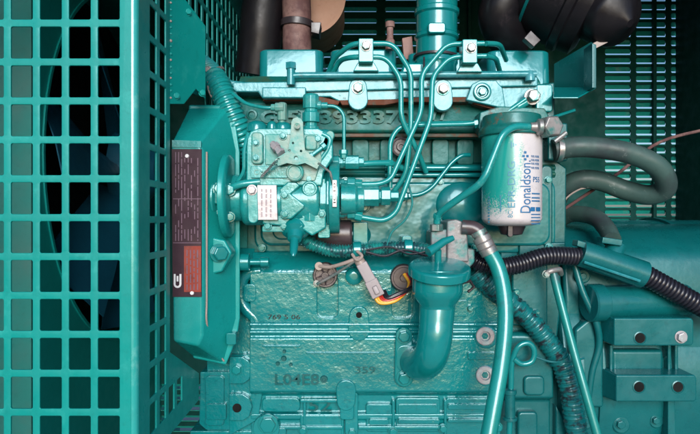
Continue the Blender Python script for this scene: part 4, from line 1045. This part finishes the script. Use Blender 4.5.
mb = MB(); mb.prism([(575, 330), (590, 318), (604, 318), (604, 408), (588, 408), (575, 392)], 6, 30); build('side_pad', mb, M['bell'], al, bevel=3, segs=3)
mb = MB(); mb.prism([(612, 350), (664, 350), (664, 372), (612, 372)], 10, 24); build('side_pad', mb, M['bell'], al, bevel=4, segs=3)
def bracket(y0, y1, xl, xr, holes, bolts):
    mb = MB()
    mb.prism([(xl+14, y0), (xr, y0), (xr+2, y0+3), (xr+2, y1-3), (xr, y1), (xl+14, y1)], -14, 20)
    mb.loft([[W(xl+14.5, y0+.2, -14), W(xl+14.5, y1-.2, -14), W(xl+14.5, y1-.2, 6), W(xl+14.5, y0+.2, 6)], [W(xl-10, y0-12, 22), W(xl-10, y1-10, 22), W(xl-10, y1-10, 40), W(xl-10, y0-12, 40)]])
    b = build('mounting_bracket', mb, M['bell'], al, bevel=2.8, segs=3)
    for x, y in holes:
        mb = MB(); mb.lathe(W(x, y, -14), FWD, [(0, 6.4), (.6, 6.4), (.9, 5.4), (.3, 5.2)], 24); build('hole_rim', mb, M['bell'], b, smooth=30)
        mb = MB(); mb.lathe(W(x, y, -14.3), FWD, [(0, 5), (.2, 5)], 24); build_each('bolt_hole_shade', mb, M['hole'], b)
    for x, y, mt in bolts:
        mb = MB(); mb.hexa(W(x, y, -14), FWD, 5, 4, rot=.4); build('bolt', mb, mt, b, bevel=.5)
bracket(318, 346, 600, 692, [(640, 338)], [(681, 337, M['nameplate'])])
bracket(375, 402, 602, 695, [(639, 387), (678, 387)], [])
for x in (597, 610, 668, 675):
    mb = MB(); mb.prism([(x, 345), (x+3.5, 345), (x+3.5, 376), (x, 376)], 8, 24); build('web', mb, M['bell'], al, bevel=1)
mb = MB(); mb.prism([(668, 400), (675, 400), (677, 470), (668, 470)], 6, 24); build('web', mb, M['bell'], al, bevel=1)
mb = MB(); mb.hexa(W(640, 338, -10), FWD, 3.2, 5, rot=.1, washer=False); build('bolt', mb, M['bell'], al, bevel=.3)

# ================================================================== TOP: air cleaner, exhaust
ac = thing('air_cleaner', 'black plastic air cleaner canister with conical end and elbow', 'air cleaner', W(575, 0, 60))
o = W(512, -28, 70); ax = W(632, 22, 40)-o
mb = MB(); mb.lathe(o, ax, [(0, 40), (10, 54), (70, 56), (72, 59), (80, 59), (82, 56), (96, 55), (100, 46)], 44); can = build('canister', mb, M['black'], ac, smooth=35)
mb = MB(); mb.lathe(o+ax.normalized()*34*U, ax, [(0, 56.4), (0, 57.4), (3, 57.4), (3, 56.4)], 44); build('painted_band', mb, M['bell'], can, smooth=30)
o2 = W(600, 12, 30); ax2 = W(640, 27, -14)-o2
mb = MB(); mb.lathe(o2, ax2, [(-10, 30), (0, 32), (22, 31), (28, 28), (36, 16), (44, 4)], 36); build('dust_cup', mb, M['black'], ac, smooth=32)
mb = MB(); mb.tube(spline([W(540, -20, 60), W(512, -8, 50), W(499, 12, 52), (W(503, 30, 64)), W(512, 44, 86)], 8), 22, 28); el = build('elbow', mb, M['black'], ac)
mb = MB(); mb.prism([(524, 38), (531, 30), (541, 40), (534, 47)], 24, 34); build('buckle', mb, M['gunk'], el, bevel=.8)
mb = MB(); mb.loft(ob((590, 48, 16), (608, 39, 16), 3, .8)); build('paper_tag', mb, M['cabletan'], ac, bevel=.2)
hb = thing('support_bracket', 'folded dark turquoise sheet bracket below the black air cleaner', 'bracket', W(575, 90, 30))
mb = MB(); mb.plate([(554, 64), (591, 42), (596, 45), (596, 87), (554, 87)], [], lambda u, v: W(u, v, 0+(596-u)*1.1), lambda u, v: W(u, v, 4+(596-u)*1.1)); build('back_sheet', mb, M['dark'], hb, bevel=.6)
mb = MB(); mb.loft([[W(554, 87, 44), W(596, 87, 0), W(596, 88.5, 0), W(554, 88.5, 44)], [W(553, 97, -14), W(578, 97, -20), W(578, 98.5, -20), W(553, 98.5, -14)]]); build('lower_lip', mb, M['smooth'], hb, bevel=.4)
mb = MB(); mb.prism([(592, 43), (596.5, 44.5), (596.5, 88), (592, 88)], -18, 3); build('side_flange', mb, M['dark'], hb, bevel=.6)

ex = thing('exhaust_pipe', 'rust brown exhaust pipe with band clamp at the top left', 'exhaust pipe', W(297, 47, 110))
mb = MB(); mb.tube(spline([W(298, 70, 110), W(297, 45, 110), W(297, 20, 110), W(295, -30, 110), W(292, -70, 112)], 5), 17, 30); build('pipe', mb, M['exhaust'], ex)
mb = MB(); mb.lathe(W(297, 28, 110), Vector((0.06, 0, 1)), [(0, 18), (0, 19.4), (8, 19.4), (8, 18)], 36); mb.prism([(311, 22), (321, 22), (319, 34), (311, 32)], 88, 112); build('band_clamp', mb, M['gunk'], ex, bevel=.6)
mf = thing('muffler', 'round rust stained muffler end behind the exhaust pipe', 'muffler', W(307, -5, 180))
mb = MB(); mb.lathe(W(307, -4, 150), Vector((0, 1, .05)), [(0, 40), (1.5, 45), (4, 46), (120, 46)], 56); build('shell', mb, M['muffler'], mf, smooth=35)
mb = MB(); mb.lathe(W(307, -4, 151), Vector((0, 1, .05)), [(0, 46), (0, 48.5), (5, 48.5), (5, 46)], 56); build('rim', mb, M['muffler'], mf, smooth=35)
mb = MB(); mb.tube(spline([W(256, 75, 130), W(260, 45, 124), W(262, 20, 120), W(266, -20, 120), W(262, -60, 122)], 6), 26, 30)
tag(build('intake_hose', mb, M['black'], origin=W(262, 30, 122)), 'fat black rubber hose left of the rusty exhaust pipe', 'hose')

# ================================================================== CAMERA, LIGHT, WORLD
cam = bpy.data.cameras.new('camera'); co = bpy.data.objects.new('camera', cam); COL.objects.link(co)
co.location = (0, -D*U, H); co.rotation_euler = (PI/2, 0, 0)
cam.sensor_width = 36; cam.lens = 36*D/700.0; cam.clip_start = .05; cam.clip_end = 500
scene.camera = co
SUN_EL, SUN_AZ = math.radians(18), math.radians(4)    # azimuth measured from straight behind the camera, towards the left
sd = Vector((math.sin(SUN_AZ)*math.cos(SUN_EL), -math.cos(SUN_AZ)*math.cos(SUN_EL), math.sin(SUN_EL)))
sun = bpy.data.lights.new('sun', 'SUN'); sun.energy = 1.5; sun.angle = math.radians(31); sun.color = (.97, .98, 1)
so = bpy.data.objects.new('sun', sun); COL.objects.link(so); so.rotation_euler = sd.to_track_quat('Z', 'Y').to_euler(); so.location = (0, 0, 5)
w = bpy.data.worlds.new('World'); scene.world = w; w.use_nodes = True; nt = w.node_tree
sky = nt.nodes.new('ShaderNodeTexSky'); sky.sky_type = 'NISHITA'; sky.sun_disc = False
sky.sun_elevation = SUN_EL; sky.sun_rotation = math.atan2(sd.x, sd.y); sky.air_density = 1.0; sky.dust_density = 2.0; sky.ozone_density = 4.0
nt.links.new(sky.outputs[0], nt.nodes['Background'].inputs[0]); nt.nodes['Background'].inputs[1].default_value = .09
vs = scene.view_settings; vs.view_transform = 'Standard'; vs.look = 'None'; vs.gamma = 1; vs.use_curve_mapping = False; vs.exposure = .95
scene.render.resolution_x = 1024; scene.render.resolution_y = 635
